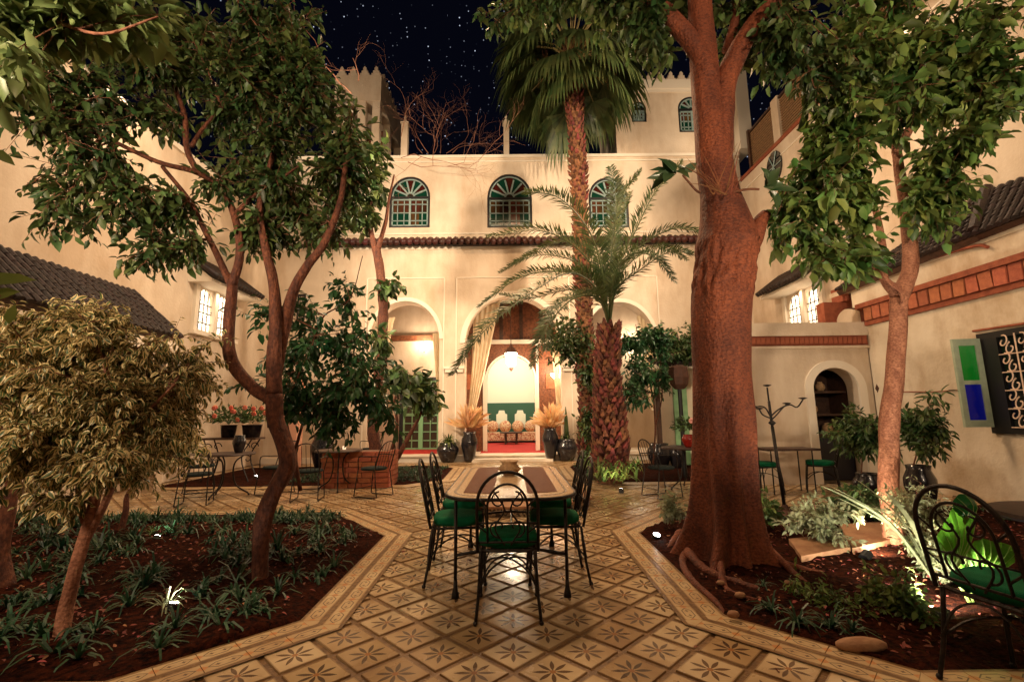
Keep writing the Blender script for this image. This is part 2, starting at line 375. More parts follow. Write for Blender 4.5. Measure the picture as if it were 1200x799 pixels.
# ================================================================== THE SETTING: floor, borders, beds
def tile_mat():
    m = bpy.data.materials.new('star_tile'); m.use_nodes = True; t = m.node_tree; b = t.nodes['Principled BSDF']; L = t.links.new
    def M(op, a, b_=None, c=None):
        n = t.nodes.new('ShaderNodeMath'); n.operation = op
        for i, q in enumerate((a, b_, c)):
            if q is None: continue
            if isinstance(q, (int, float)): n.inputs[i].default_value = q
            else: L(q, n.inputs[i])
        return n.outputs[0]
    uv = t.nodes.new('ShaderNodeUVMap'); sp = t.nodes.new('ShaderNodeSeparateXYZ'); L(uv.outputs[0], sp.inputs[0])
    no = t.nodes.new('ShaderNodeTexNoise'); no.inputs['Scale'].default_value = 30; L(uv.outputs[0], no.inputs['Vector'])
    x = M('SUBTRACT', sp.outputs[0], .5); y = M('SUBTRACT', sp.outputs[1], .5)
    r = M('SQRT', M('ADD', M('MULTIPLY', x, x), M('MULTIPLY', y, y))); th = M('ARCTAN2', y, x)
    pi4 = math.pi/4
    d = M('SUBTRACT', M('FLOORED_MODULO', M('ADD', th, pi4/2), pi4), pi4/2)
    perp = M('ABSOLUTE', M('MULTIPLY', r, M('SINE', d))); al = M('MULTIPLY', r, M('COSINE', d))
    tt = M('DIVIDE', M('SUBTRACT', al, .045), .39)
    wd = M('MULTIPLY', M('SINE', M('MULTIPLY', M('MINIMUM', M('MAXIMUM', tt, 0), 1), math.pi)), .046)
    wd = M('ADD', wd, M('MULTIPLY', M('SUBTRACT', M('ABSOLUTE', M('SINE', M('MULTIPLY', al, 95))), .5), .010))
    inr = M('MULTIPLY', M('GREATER_THAN', tt, 0), M('LESS_THAN', tt, 1))
    pet = M('MULTIPLY', M('LESS_THAN', perp, wd), inr)
    dot = M('LESS_THAN', r, .065)
    oi = t.nodes.new('ShaderNodeObjectInfo'); gi = t.nodes.new('ShaderNodeNewGeometry')
    rnd = M('FRACT', M('MULTIPLY', M('ADD', oi.outputs['Random'], gi.outputs['Random Per Island']), 3.7))
    base = t.nodes.new('ShaderNodeValToRGB'); L(rnd, base.inputs[0])
    e = base.color_ramp.elements; e[0].color = (.48, .34, .18, 1); e[1].color = (.64, .50, .31, 1); k = e.new(.15); k.color = (.42, .28, .14, 1); k = e.new(.4); k.color = (.58, .43, .25, 1)
    dirt = t.nodes.new('ShaderNodeTexNoise'); dirt.inputs['Scale'].default_value = 2.2; dirt.inputs['Detail'].default_value = 8
    L(gi.outputs['Position'], dirt.inputs['Vector'])
    dr = t.nodes.new('ShaderNodeValToRGB'); dr.color_ramp.elements[0].position = .34; dr.color_ramp.elements[1].position = .6
    dr.color_ramp.elements[0].color = (.60, .50, .39, 1); dr.color_ramp.elements[1].color = (1, 1, 1, 1); L(dirt.outputs[0], dr.inputs[0])
    def mix(f, a, c, bt='MIX'):
        n = t.nodes.new('ShaderNodeMixRGB'); n.blend_type = bt
        if isinstance(f, float): n.inputs[0].default_value = f
        else: L(f, n.inputs[0])
        for i, q in ((1, a), (2, c)):
            if isinstance(q, tuple): n.inputs[i].default_value = (*q, 1)
            else: L(q, n.inputs[i])
        return n.outputs[0]
    petc = mix(rnd, (.05, .025, .018), (.10, .045, .02))
    c = mix(M('MULTIPLY', pet, .88), base.outputs[0], petc); c = mix(M('MULTIPLY', dot, .85), c, (.34, .13, .035))
    edge = M('GREATER_THAN', M('MAXIMUM', M('ABSOLUTE', x), M('ABSOLUTE', y)), .475)
    c = mix(M('MULTIPLY', edge, .45), c, (.20, .11, .05))
    c = mix(1.0, c, dr.outputs[0], 'MULTIPLY'); L(c, b.inputs['Base Color'])
    rr = t.nodes.new('ShaderNodeMapRange'); L(dirt.outputs[0], rr.inputs[0]); rr.inputs[1].default_value = .3; rr.inputs[2].default_value = .7; rr.inputs[3].default_value = .40; rr.inputs[4].default_value = .11
    L(rr.outputs[0], b.inputs['Roughness'])
    bp = t.nodes.new('ShaderNodeBump'); bp.inputs['Strength'].default_value = .14; bp.inputs['Distance'].default_value = .01
    n3 = t.nodes.new('ShaderNodeTexNoise'); n3.inputs['Scale'].default_value = 14; L(gi.outputs['Position'], n3.inputs['Vector']); L(n3.outputs[0], bp.inputs['Height']); L(bp.outputs[0], b.inputs['Normal'])
    return m
def border_mat():
    m = bpy.data.materials.new('border_tile'); m.use_nodes = True; t = m.node_tree; b = t.nodes['Principled BSDF']; L = t.links.new
    def M(op, a, b_=None):
        n = t.nodes.new('ShaderNodeMath'); n.operation = op
        for i, q in enumerate((a, b_)):
            if q is None: continue
            if isinstance(q, (int, float)): n.inputs[i].default_value = q
            else: L(q, n.inputs[i])
        return n.outputs[0]
    uv = t.nodes.new('ShaderNodeUVMap'); sp = t.nodes.new('ShaderNodeSeparateXYZ'); L(uv.outputs[0], sp.inputs[0])
    x = M('ABSOLUTE', M('SUBTRACT', sp.outputs[0], .5)); y = M('ABSOLUTE', M('SUBTRACT', sp.outputs[1], .5))   # x along the tile
    hexd = M('MAXIMUM', M('SUBTRACT', y, .27), M('ADD', M('MULTIPLY', M('SUBTRACT', x, .38), 1.25), M('MULTIPLY', y, .85)))
    line = M('LESS_THAN', M('ABSOLUTE', hexd), .030)
    xo = M('ABSOLUTE', M('SUBTRACT', x, .17)); cr = M('LESS_THAN', M('ADD', M('MULTIPLY', xo, 1.5), y), .10)
    arm = M('LESS_THAN', M('MULTIPLY', M('MULTIPLY', xo, 1.6), y), .0012); arm = M('MULTIPLY', arm, M('LESS_THAN', M('MAXIMUM', xo, y), .13))
    fx = M('SUBTRACT', .5, x); flo = M('LESS_THAN', M('ADD', M('MULTIPLY', fx, 1.4), M('MULTIPLY', y, .9)), .20)
    edge = M('GREATER_THAN', y, .43)
    gi = t.nodes.new('ShaderNodeNewGeometry'); dirt = t.nodes.new('ShaderNodeTexNoise'); dirt.inputs['Scale'].default_value = 3.2; dirt.inputs['Detail'].default_value = 8; L(gi.outputs['Position'], dirt.inputs['Vector'])
    def mix(f, a, c, bt='MIX'):
        n = t.nodes.new('ShaderNodeMixRGB'); n.blend_type = bt
        if isinstance(f, float): n.inputs[0].default_value = f
        else: L(f, n.inputs[0])
        for i, q in ((1, a), (2, c)):
            if isinstance(q, tuple): n.inputs[i].default_value = (*q, 1)
            else: L(q, n.inputs[i])
        return n.outputs[0]
    dr = t.nodes.new('ShaderNodeValToRGB'); dr.color_ramp.elements[0].position = .34; dr.color_ramp.elements[1].position = .62
    dr.color_ramp.elements[0].color = (.42, .27, .13, 1); dr.color_ramp.elements[1].color = (.56, .42, .23, 1); L(dirt.outputs[0], dr.inputs[0])
    c = mix(M('MULTIPLY', flo, .75), dr.outputs[0], (.50, .17, .03)); c = mix(M('MULTIPLY', line, .9), c, (.06, .03, .015))
    c = mix(M('MULTIPLY', M('MAXIMUM', cr, arm), .9), c, (.09, .04, .02)); c = mix(M('MULTIPLY', edge, .7), c, (.26, .13, .05))
    L(c, b.inputs['Base Color']); b.inputs['Roughness'].default_value = .42
    return m
star_m, border_m = tile_mat(), border_mat()
joint_m = mat('joint_strip', (.13, .066, .025), (.23, .125, .045), .4, 22, .3, 60)
far_m = mat('paving_beyond', (.30, .20, .11), (.40, .28, .16), .6, 4)
BX0, BX1 = 1.42, 8.2
BED = [(BX1, 2.66), (2.12, 2.66), (BX0, 3.36), (BX0+.03, 5.55), (2.42, 6.72), (BX1, 6.86)]
BEDS = {'R': BED, 'L': [(-x, y) for x, y in BED]}
FARBED = [(BX1-1.2, 9.45), (2.1, 9.45), (1.45, 10.1), (1.5, 12.3), (2.0, 12.9), (BX1-1.2, 12.9)]
def inside(pt, poly):
    x, y = pt; c = False; n = len(poly)
    for i in range(n):
        x1, y1 = poly[i]; x2, y2 = poly[(i+1) % n]
        if (y1 > y) != (y2 > y) and x < (x2-x1)*(y-y1)/(y2-y1)+x1: c = not c
    return c
g = MB(); g.bb(-400, 400, -300, 500, -.30, -.05); setting('ground', g, far_m)
fb = MB(); fb.bb(-7.5, 7.7, -4.2, 14.0, -.06, -.010); floor = setting('courtyard_floor', fb, joint_m)
floor['_o'] = (0, 0, 0)
w2 = .4179/2
allt = []
for k in range(-20, 56):
    for i in range(-36, 37):
        if (i+k) % 2 == 0: continue
        x, y = w2*i, 2.71+w2*k
        if abs(x) > 7.3 or y > 13.9: continue
        if any(inside((abs(x), y), q) and inside((abs(x)-.22 if abs(x) > .3 else 0, y), q) for q in (BED,)): continue
        allt.append((x, y))
inview = [t for t in allt if 2.45 < t[1] and abs(t[0]) < t[1]*1.12+.2]
inview.sort(key=lambda t: t[0]**2+t[1]**2); near = inview[:300]; ns = set(near)
def tile_shape(mb, x, y, z=0, s=.128, jit=0):
    c45 = math.cos(R(45)); q = []
    for a, b_ in ((-1, -1), (1, -1), (1, 1), (-1, 1)):
        u, v = a*s, b_*s; q.append((x+(u-v)*c45, y+(u+v)*c45))
    e = .0025; q2 = [(x+(px-x)*1.02, y+(py-y)*1.02) for px, py in q]
    mb.face([(a, b_, z+jit) for a, b_ in q], uv=[(0, 0), (1, 0), (1, 1), (0, 1)])
    for i in range(4):
        j = (i+1) % 4
        mb.face([(q[i][0], q[i][1], z+jit), (q2[i][0], q2[i][1], z-.010), (q2[j][0], q2[j][1], z-.010), (q[j][0], q[j][1], z+jit)], uv=[(0, 0)]*4)
tmesh = MB(); tile_shape(tmesh, 0, 0); tme = tmesh.mesh('tile', star_m)
for x, y in near:
    o = bpy.data.objects.new('tile', tme); col.objects.link(o); o.parent = floor; o.location = (x, y, random.uniform(-.0012, .0008))
    o.rotation_euler = (random.gauss(0, .002), random.gauss(0, .002), random.gauss(0, .004))
rest = MB()
for x, y in allt:
    if (x, y) not in ns: tile_shape(rest, x, y)
o = rest.build('tile_field', star_m, floor); o['kind'] = 'stuff'
# borders round the beds: two rows of hexagon tiles divided by brown strips
bt = MB(); bt_len, = (.215,)
def mitre(poly, off):
    out = []
    for i, p in enumerate(poly):
        p = Vector((*p, 0)); ns_ = []
        for a, b_ in ((i-1, i), (i, i+1)):
            if a < 0 or b_ >= len(poly): continue
            d = Vector((poly[b_][0]-poly[a][0], poly[b_][1]-poly[a][1], 0)).normalized(); ns_.append(Vector((d.y, -d.x, 0)))
        if len(ns_) == 1: out.append(p+ns_[0]*off)
        else:
            n = (ns_[0]+ns_[1]); n = n/(n.length_squared)*2; out.append(p+n*off)
    return out
border = thing('bed_border', 'x', 'x'); border['label'] = ''
bpy.data.objects.remove(border)
nb_full = [0]
hexme = {}
def hexpiece(L, Wd):
    k = (round(L, 3), Wd)
    if k not in hexme:
        m = MB(); a, b_ = L/2-.002, Wd/2
        m.face([(-a, -b_, .008), (a, -b_, .008), (a, b_, .008), (-a, b_, .008)], uv=[(0, 0), (1, 0), (1, 1), (0, 1)])
        for p, q in (((-a, -b_), (a, -b_)), ((a, -b_), (a, b_)), ((a, b_), (-a, b_)), ((-a, b_), (-a, -b_))):
            m.face([(p[0], p[1], .008), (p[0], p[1], 0), (q[0], q[1], 0), (q[0], q[1], .008)], uv=[(0, 0)]*4)
        hexme[k] = m.mesh('border_tile', border_m)
    return hexme[k]
def border_run(poly, sgn, rows=((.0, .015, 'strip'), (.015, .135, 'hex'), (.135, .172, 'strip'), (.172, .292, 'hex'), (.292, .318, 'strip')), pieces=True):
    base = MB(); far = MB()
    for a, b_, kind in rows:
        A, B = mitre(poly, a*sgn), mitre(poly, b_*sgn)
        for i in range(len(poly)-1):
            z = .0045 if kind == 'strip' else .0035
            if kind == 'strip':
                base.face([A[i]+Vector((0, 0, z+.004)), A[i+1]+Vector((0, 0, z+.004)), B[i+1]+Vector((0, 0, z+.004)), B[i]+Vector((0, 0, z+.004))][::-1 if sgn > 0 else 1]); continue
            d = (A[i+1]-A[i]).normalized(); org = A[i]
            s0 = max((A[i]-org).dot(d), (B[i]-org).dot(d)); s1 = min((A[i+1]-org).dot(d), (B[i+1]-org).dot(d))
            base.face([A[i]+Vector((0, 0, z-.001)), A[i+1]+Vector((0, 0, z-.001)), B[i+1]+Vector((0, 0, z-.001)), B[i]+Vector((0, 0, z-.001))][::-1 if sgn > 0 else 1])
            nfull = max(1, round((s1-s0)/bt_len)); Lp = (s1-s0)/nfull; nrm = (B[i]-A[i]); nrm = (nrm-d*nrm.dot(d)).normalized(); mid = (b_+a)/2-a; Wd = b_-a-.004
            for k in range(nfull):
                c = org + d*(s0+Lp*(k+.5)) + nrm*mid
                vis = c.y > 2.3 and abs(c.x) < c.y*1.15+.2 and c.y < 7.2
                if pieces and vis and nb_full[0] < 298:
                    o = bpy.data.objects.new('border_tile', hexpiece(Lp, Wd)); col.objects.link(o); o.parent = floor; nb_full[0] += 1
                    o.location = (c.x, c.y, random.uniform(-.0006, .0006)); o.rotation_euler = (0, 0, math.atan2(d.y, d.x)+random.gauss(0, .004))
                else:
                    e = d*(Lp/2-.002); f_ = nrm*(Wd/2); q = [c-e-f_, c+e-f_, c+e+f_, c-e+f_]; far.face([p+Vector((0, 0, .008)) for p in (q if (e.cross(f_)).z > 0 else q[::-1])], uv=[(0, 0), (1, 0), (1, 1), (0, 1)])
            for (P0, P1, s) in ((A[i], B[i], s0), (A[i+1], B[i+1], s1)):
                q = [P0, P1, org+d*s+nrm*(b_-a), org+d*s]
                if (P0-q[3]).length+(P1-q[2]).length > .01:
                    q = [p+Vector((0, 0, .008)) for p in q]
                    if (q[1]-q[0]).cross(q[2]-q[0]).z < 0: q = q[::-1]
                    far.face(q, uv=[(.5, .8), (.9, .8), (.9, .9), (.5, .9)])
    base.build('border_strip', joint_m, floor)
    if far.v: far.build('border_tile_far', border_m, floor)['kind'] = 'stuff'
border_run(BEDS['R'], -1); border_run(BEDS['L'], 1)
border_run(FARBED, -1, pieces=False); border_run([(-x, y) for x, y in FARBED], 1, pieces=False)
import bmesh
from mathutils import noise as mn
def soil_mesh(name, poly, h=.035, res=.07):
    xs = [p[0] for p in poly]; ys = [p[1] for p in poly]; bm = bmesh.new()
    bmesh.ops.create_grid(bm, x_segments=int((max(xs)-min(xs))/res), y_segments=int((max(ys)-min(ys))/res), size=.5)
    for v in bm.verts: v.co = Vector(((v.co.x+.5)*(max(xs)-min(xs))+min(xs), (v.co.y+.5)*(max(ys)-min(ys))+min(ys), 0))
    cx, cy = sum(xs)/len(xs), sum(ys)/len(ys); n = len(poly)
    for i in range(n):
        a = Vector((*poly[i], 0)); b_ = Vector((*poly[(i+1) % n], 0)); d = b_-a; nn = Vector((d.y, -d.x, 0)).normalized()
        if nn.dot(Vector((cx, cy, 0))-a) > 0: nn = -nn
        bmesh.ops.bisect_plane(bm, geom=bm.verts[:]+bm.edges[:]+bm.faces[:], plane_co=a, plane_no=nn, clear_outer=True)
    for v in bm.verts:
        p = v.co; v.co.z = .006 + h*(.5+mn.noise(Vector((p.x*2, p.y*2, 0)))) + .022*mn.noise(Vector((p.x*11, p.y*11, 3))) + .012*mn.noise(Vector((p.x*29, p.y*29, 5)))
        if v.is_boundary: v.co.z = .004
        else: v.co.z = max(v.co.z, .009)
    me = bpy.data.meshes.new(name); bm.to_mesh(me); bm.free(); me.materials.append(soil)
    me.polygons.foreach_set('use_smooth', [True]*len(me.polygons))
    o = bpy.data.objects.new(name, me); col.objects.link(o); o['kind'] = 'structure'; return o
soil_mesh('bed_soil', BEDS['L']); soil_mesh('bed_soil', BEDS['R'])
soil_mesh('bed_soil', FARBED, res=.12); soil_mesh('bed_soil', [(-x, y) for x, y in FARBED], res=.12)

# ================================================================== walls
TY = lambda y0: (lambda u, d, z: Vector((u, y0+d, z)))            # wall facing -Y, depth goes away from the viewer
def arch_z(u, o):
    u0, u1, zb, zs, zt = o; c = (u0+u1)/2; h = (u1-u0)/2; q = min(1, abs((u-c)/h)); return zs+(zt-zs)*(1-q**2.1)**.52
def arched_wall(mb, T, u0, u1, z0, z1, th, ops, n=18, m=0):
    cuts = [(u0, None)]; ops = sorted(ops); cur = u0; segs = []
    for o in ops:
        if o[0] > cur: segs.append((cur, o[0], None))
        for k in range(n):
            a = o[0]+(o[1]-o[0])*(.5-.5*math.cos(math.pi*k/n)); b_ = o[0]+(o[1]-o[0])*(.5-.5*math.cos(math.pi*(k+1)/n)); segs.append((a, b_, o))
        cur = o[1]
    if cur < u1: segs.append((cur, u1, None))
    for a, b_, o in segs:
        if o is None:
            for d in (0, th): mb.face([T(a, d, z0), T(b_, d, z0), T(b_, d, z1), T(a, d, z1)], m)
        else:
            za, zb_ = arch_z(a, o), arch_z(b_, o)
            for d in (0, th):
                mb.face([T(a, d, za), T(b_, d, zb_), T(b_, d, z1), T(a, d, z1)], m)
                if o[2] > z0: mb.face([T(a, d, z0), T(b_, d, z0), T(b_, d, o[2]), T(a, d, o[2])], m)
            mb.face([T(a, 0, za), T(b_, 0, zb_), T(b_, th, zb_), T(a, th, za)], m)
            if o[2] > z0: mb.face([T(a, 0, o[2]), T(b_, 0, o[2]), T(b_, th, o[2]), T(a, th, o[2])], m)
    for o in ops:
        for u in (o[0], o[1]): mb.face([T(u, 0, max(o[2], z0)), T(u, 0, o[3]), T(u, th, o[3]), T(u, th, max(o[2], z0))], m)
    for u in (u0, u1): mb.face([T(u, 0, z0), T(u, 0, z1), T(u, th, z1), T(u, th, z0)], m)
    for z in (z0, z1): mb.face([T(u0, 0, z), T(u1, 0, z), T(u1, th, z), T(u0, th, z)], m)
def arch_band(mb, T, o, wd, d0, d1, n=20, full=True, m=0):
    """moulding that follows an arched opening, wd wide, between depths d0 and d1"""
    u0, u1, zb, zs, zt = o; O2 = (u0-wd, u1+wd, zb, zs, zt+wd); pi_, po = [], []
    if full: pi_.append((u0, zb)); po.append((u0-wd, zb))
    for k in range(n+1):
        c = .5-.5*math.cos(math.pi*k/n); a = u0+(u1-u0)*c; b_ = O2[0]+(O2[1]-O2[0])*c; pi_.append((a, arch_z(a, o))); po.append((b_, arch_z(b_, O2)))
    if full: pi_.append((u1, zb)); po.append((u1+wd, zb))
    for k in range(len(pi_)-1):
        a, b_, c, d = pi_[k], pi_[k+1], po[k+1], po[k]
        for dd in (d0, d1): mb.face([T(a[0], dd, a[1]), T(b_[0], dd, b_[1]), T(c[0], dd, c[1]), T(d[0], dd, d[1])], m)
        mb.face([T(a[0], d0, a[1]), T(b_[0], d0, b_[1]), T(b_[0], d1, b_[1]), T(a[0], d1, a[1])], m)
        mb.face([T(d[0], d0, d[1]), T(c[0], d0, c[1]), T(c[0], d1, c[1]), T(d[0], d1, d[1])], m)
FY = 14.2
def fp(x, y, Y=FY): p = P(x, y, Y); return p.x, p.z
ZT = fp(600, 182)[1]; ZR = fp(600, 285)[1]; PL = .17
XL, XR = -7.4, 7.6
def aop(x0, x1, yt, ys, Y=FY, zb=PL):
    a = P(x0, ys, Y); b_ = P(x1, ys, Y); return (a.x, b_.x, zb, a.z, P((x0+x1)/2, yt, Y).z)
opL, opC, opR = aop(433, 515, 353, 398), aop(545, 657, 347, 402), aop(686, 768, 354, 399)
facade = thing('riad_facade', 'tall cream plastered courtyard front with three big arches, tiled ledge and arched windows', 'building', (0, FY, 0))
mb = MB(); T = TY(FY); arched_wall(mb, T, XL, XR, 0, ZR-.18, .55, [opL, opC, opR]); mb.build('arcade_wall', plaster, facade)
mb = MB()
WO = []
for (x0, x1, yt, ys, yb) in ((455.5, 503.5, 207, 231, 267), (571, 624, 204, 232, 267), (691, 738, 208, 232, 267)):
    a = P(x0, yb, FY); b_ = P(x1, yb, FY); WO.append((a.x, b_.x, a.z, P(x0, ys, FY).z, P((x0+x1)/2, yt, FY).z))
arched_wall(mb, T, XL, XR, ZR+.12, ZT-.10, .5, WO); mb.build('upper_wall', plaster, facade)
mb = MB(); mb.bb(XL, XR, FY-.02, FY+.5, ZR-.18, ZR+.12); mb.bb(XL, XR, FY-.05, FY+.55, ZT-.10, ZT); mb.bb(XL, XR, FY-.035, FY+.1, ZT-.25, ZT-.205)
zz = fp(600, 273)[1]; mb.bb(XL, XR, FY-.03, FY, zz-.03, zz+.01)
for o in (opL, opC, opR): arch_band(mb, T, o, .16 if o is opC else .12, -.035, 0, full=False)
# raised panel mouldings between the arches
z1 = fp(600, 325)[1]
for a, b_ in ((fp(432, 400)[0]-.1, fp(520, 400)[0]), (fp(544, 400)[0]-.25, fp(661, 400)[0]+.2), (fp(683, 400)[0], fp(770, 400)[0]+.1)):
    mb.bb(a, b_, FY-.022, FY, z1-.015, z1+.015); mb.bb(a-.02, a+.02, FY-.022, FY, .3, z1-.015); mb.bb(b_-.02, b_+.02, FY-.022, FY, .3, z1-.015)
mb.build('cornice', trim, facade)
# inner pilaster capitals beside the central arch
mb = MB()
for x in (opC[0]-.33, opC[1]+.33):
    mb.bb(x-.27, x+.27, FY-.06, FY, opC[3]-.9, opC[3]-.80); mb.bb(x-.31, x+.31, FY-.09, FY, opC[3]-.80, opC[3]-.72)
mb.build('capital', trim, facade)
# tiled ledge
tm_ = MB(); tm_.tube([(0, .12, .11), (0, -.19, -.08)], .105, 7, .095); tme2 = tm_.mesh('roof_tile', redtile, smooth=True)
x = -6.3; tile_n = 0
bed_mb = MB(); bed_mb.bb(-7.2, XR-.1, FY-.16, FY-.021, ZR-.10, ZR-.03); bed_mb.build('tile_ledge', rooftile, facade)
while x < 7.2:
    o = bpy.data.objects.new('roof_tile', tme2); col.objects.link(o); o.parent = facade; o['_o'] = (0, 0, 0); o.location = (x, -.18, ZR+.0+random.uniform(-.01, .01)); o.rotation_euler = (random.gauss(0, .03), 0, random.gauss(0, .05)); x += .20; tile_n += 1
def arched_window(parent, o, T, nfan=7, upper=True, glassset=None, fr=.07):
    u0, u1, zb, zs, zt = o; c = (u0+u1)/2; f = MB(); arch_band(f, T, (u0+fr, u1-fr, zb+fr, zs, zt-fr), fr, -.03, .08); f.prism([(u0, zb), (u1, zb), (u1, zb+fr), (u0, zb+fr)], lambda u, d, z: T(u, d-.03, z), .12)
    f.prism([(u0, zs-.05), (u1, zs-.05), (u1, zs+.03), (u0, zs+.03)], lambda u, d, z: T(u, d-.035, z), .08)
    wf = f.build('window_frame', black, parent)
    m = MB(); a, b_ = u0+fr, u1-fr; zb2 = zb+fr
    def bar(p, q, w_=.022, d0=-.02, dd=.03):
        p = Vector(p); q = Vector(q); dv = (q-p); n = Vector((-dv.y, dv.x)).normalized()*w_
        m.prism([tuple(p+n), tuple(p-n), tuple(q-n), tuple(q+n)], lambda u, d, z: T(u, d+d0, z), dd)
    hw = (b_-a)/2; ri = .22*hw
    for k in range(1, nfan):
        th = math.pi*k/nfan; ux = math.cos(th); uz = math.sin(th); rr = hw*1.0
        bar((c+ux*ri, zs+.03+uz*ri), (c+ux*rr*.97, zs+.03+uz*min((zt-fr-zs), rr)*.94), .024)
    arch_band(m, T, (a+.035, b_-.035, zs+.03, zs+.03, zt-fr-.035), .035, -.025, .01, full=False)
    arch_band(m, T, (c-ri*.8, c+ri*.8, zs+.03, zs+.03, zs+.03+ri*.8), ri*.35, -.028, .012, full=False)
    bar((a, zb2+.02), (b_, zb2+.02)); bar((a+.02, zb2), (a+.02, zs-.05)); bar((b_-.02, zb2), (b_-.02, zs-.05)); bar((c, zb2), (c, zs-.05), .032, -.028); bar((a, zs-.08), (b_, zs-.08))
    H = zs-.08-zb2
    for t in (.2, .5, .82): bar((a, zb2+H*t), (b_, zb2+H*t), .014)
    for t in (.16, .34, .66, .84): bar((a+(b_-a)*t, zb2), (a+(b_-a)*t, zs-.08), .013)
    m.build('mullion', mullm, wf)
    gl = glassset or [glassgreen, glassred]
    for k in range(nfan):
        t0, t1 = math.pi*k/nfan, math.pi*(k+1)/nfan; q = MB(); rr = hw-.02; hz = min(zt-fr-zs, 9)-.03
        q.prism([(c, zs+.03), (c+math.cos(t0)*rr, zs+.03+math.sin(t0)*hz), (c+math.cos((t0+t1)/2)*rr, zs+.03+math.sin((t0+t1)/2)*hz), (c+math.cos(t1)*rr, zs+.03+math.sin(t1)*hz)], lambda u, d, z: T(u, d+.02, z), .01)
        q.build('pane', gl[(k if k < nfan/2 else nfan-1-k) % 2 if nfan > 3 else 0], wf)
    xs = (a, a+(b_-a)*.25, c, a+(b_-a)*.75, b_); zsx = (zb2, zb2+H*.5, zs-.05)
    for i in range(4):
        for j in range(2):
            q = MB(); q.prism([(xs[i], zsx[j]), (xs[i+1], zsx[j]), (xs[i+1], zsx[j+1]), (xs[i], zsx[j+1])], lambda u, d, z: T(u, d+.02, z), .01)
            q.build('pane', (glassgreen if j == 0 and i in (0, 1, 3) else glassbrown), wf)
for o in WO: arched_window(facade, o, TY(FY+.06))
# small grille window left of the left arch
a = P(348, 375, FY); b_ = P(359, 345, FY)
gr = MB(); gr.bb(a.x, b_.x, FY-.05, FY-.01, a.z, a.z+.05); gr.bb(a.x, b_.x, FY-.05, FY-.01, b_.z-.05, b_.z)
for x in (a.x, b_.x-.04): gr.bb(x, x+.04, FY-.05, FY-.01, a.z+.05, b_.z-.05)
for i in range(1, 5): gr.bb(a.x+.04, b_.x-.04, FY-.035, FY-.015, a.z+(b_.z-a.z)*i/5-.01, a.z+(b_.z-a.z)*i/5+.01)
for i in (1, 2): gr.bb(a.x+(b_.x-a.x)*i/3-.01, a.x+(b_.x-a.x)*i/3+.01, FY-.042, FY-.036, a.z+.05, b_.z-.05)
gr.build('window_grille', black, facade)
mb = MB(); mb.bb(XL, XR, FY-.12, 21.5, -.04, PL-.03); mb.build('gallery_platform', trim, facade)
mb = MB(); mb.bb(-1.15, 1.2, FY-.45, FY-.121, -.04, .08); mb.bb(opL[0]-.4, opR[1]+.2, FY-.17, FY-.02, PL-.03, PL); mb.build('step', trim, facade)
mb = MB(); mb.bb(opL[0]-.5, opL[1]+.2, FY+.1, 17.0, PL-.029, PL-.008); mb.bb(fp(545, 500)[0]+.4, fp(657, 500)[0]-.35, FY+.6, 20.5, PL-.029, PL-.008); mb.build('red_carpet', redrug, facade)
# gallery behind the arches: rear wall with central door opening, ceiling
GY = 16.9
ddx0, ddx1 = P(571, 480, 15.6).x, P(627, 480, 15.6).x
mb = MB(); Tg = TY(GY); arched_wall(mb, Tg, XL, XR, PL-.03, 6.4, .3, [(P(545, 480, GY).x, P(657, 480, GY).x, PL-.03, 5.0, 5.2)], n=6); mb.build('gallery_wall', plaster, facade)
mb = MB(); mb.bb(XL, XR, FY+.56, GY-.01, 6.0, 6.2); mb.build('gallery_ceiling', wood, facade)
mb = MB()
for x in (opL[1]+.55, opR[0]-.55): mb.bb(x-.12, x+.12, FY+.56, GY-.01, PL-.02, 5.99)
mb.build('gallery_partition', plaster, facade)
# lounge seen through the door
mb = MB(); mb.bb(-4, 4, 21.0, 21.2, PL, 5); mb.bb(-4.1, -4, 17.3, 21.2, PL, 5); mb.bb(4, 4.1, 17.3, 21.2, PL, 5); mb.bb(-4, 4, 17.3, 21.2, 5, 5.1); mb.build('lounge_wall', room_wall, facade)
SY = 15.7
lo = (P(571, 480, SY).x, P(627, 480, SY).x, PL-.02, P(571, 445, SY).z, P(599, 417, SY).z)
screen = thing('carved_door_screen', 'carved reddish brown wooden portal with arched doorway standing inside the central arch', 'wooden portal', (0, SY, PL))
mb = MB(); xa, xb = P(540, 480, SY).x, P(660, 480, SY).x; zt_ = P(600, 403, SY).z
arched_wall(mb, TY(SY), xa, xb, PL-.02, zt_, .12, [lo]); mb.build('portal_panel', wood, screen)
mb = MB(); arch_band(mb, TY(SY), lo, .07, -.05, 0); mb.bb(xa, xb, SY-.07, SY+.1, zt_, zt_+.14)
for x in (lo[0]-.14, lo[1]+.06): mb.bb(x, x+.08, SY-.06, SY, PL, zt_)
mb.build('moulding', trim, screen)
ztp = P(600, 345, SY).z
mb = MB(); mb.bb(xa, xb, SY+.02, SY+.08, ztp, ztp+.6); n = 5; xs = [xa+(xb-xa)*i/n for i in range(n+1)]
for x in xs: mb.bb(x-.06, x+.06, SY, SY+.1, zt_+.14, ztp)
mb.build('transom_post', wooddark, screen)
for i in range(n):
    q = MB(); q.bb(xs[i]+.06, xs[i+1]-.06, SY+.03, SY+.07, zt_+.14, ztp); q.build('shutter_panel', wood, screen)
for sx in (-1, 1):   # door side panels with raised fields
    for k in range(4):
        q = MB(); c = (lo[0]-.14+xa)/2 if sx < 0 else (lo[1]+.14+xb)/2; hw = .16; z0 = PL+.15+k*.62
        q.bb(c-hw, c+hw, SY-.03, SY-.001, z0, z0+.5); q.build('carved_panel', brickm if k == 3 else wood, screen)
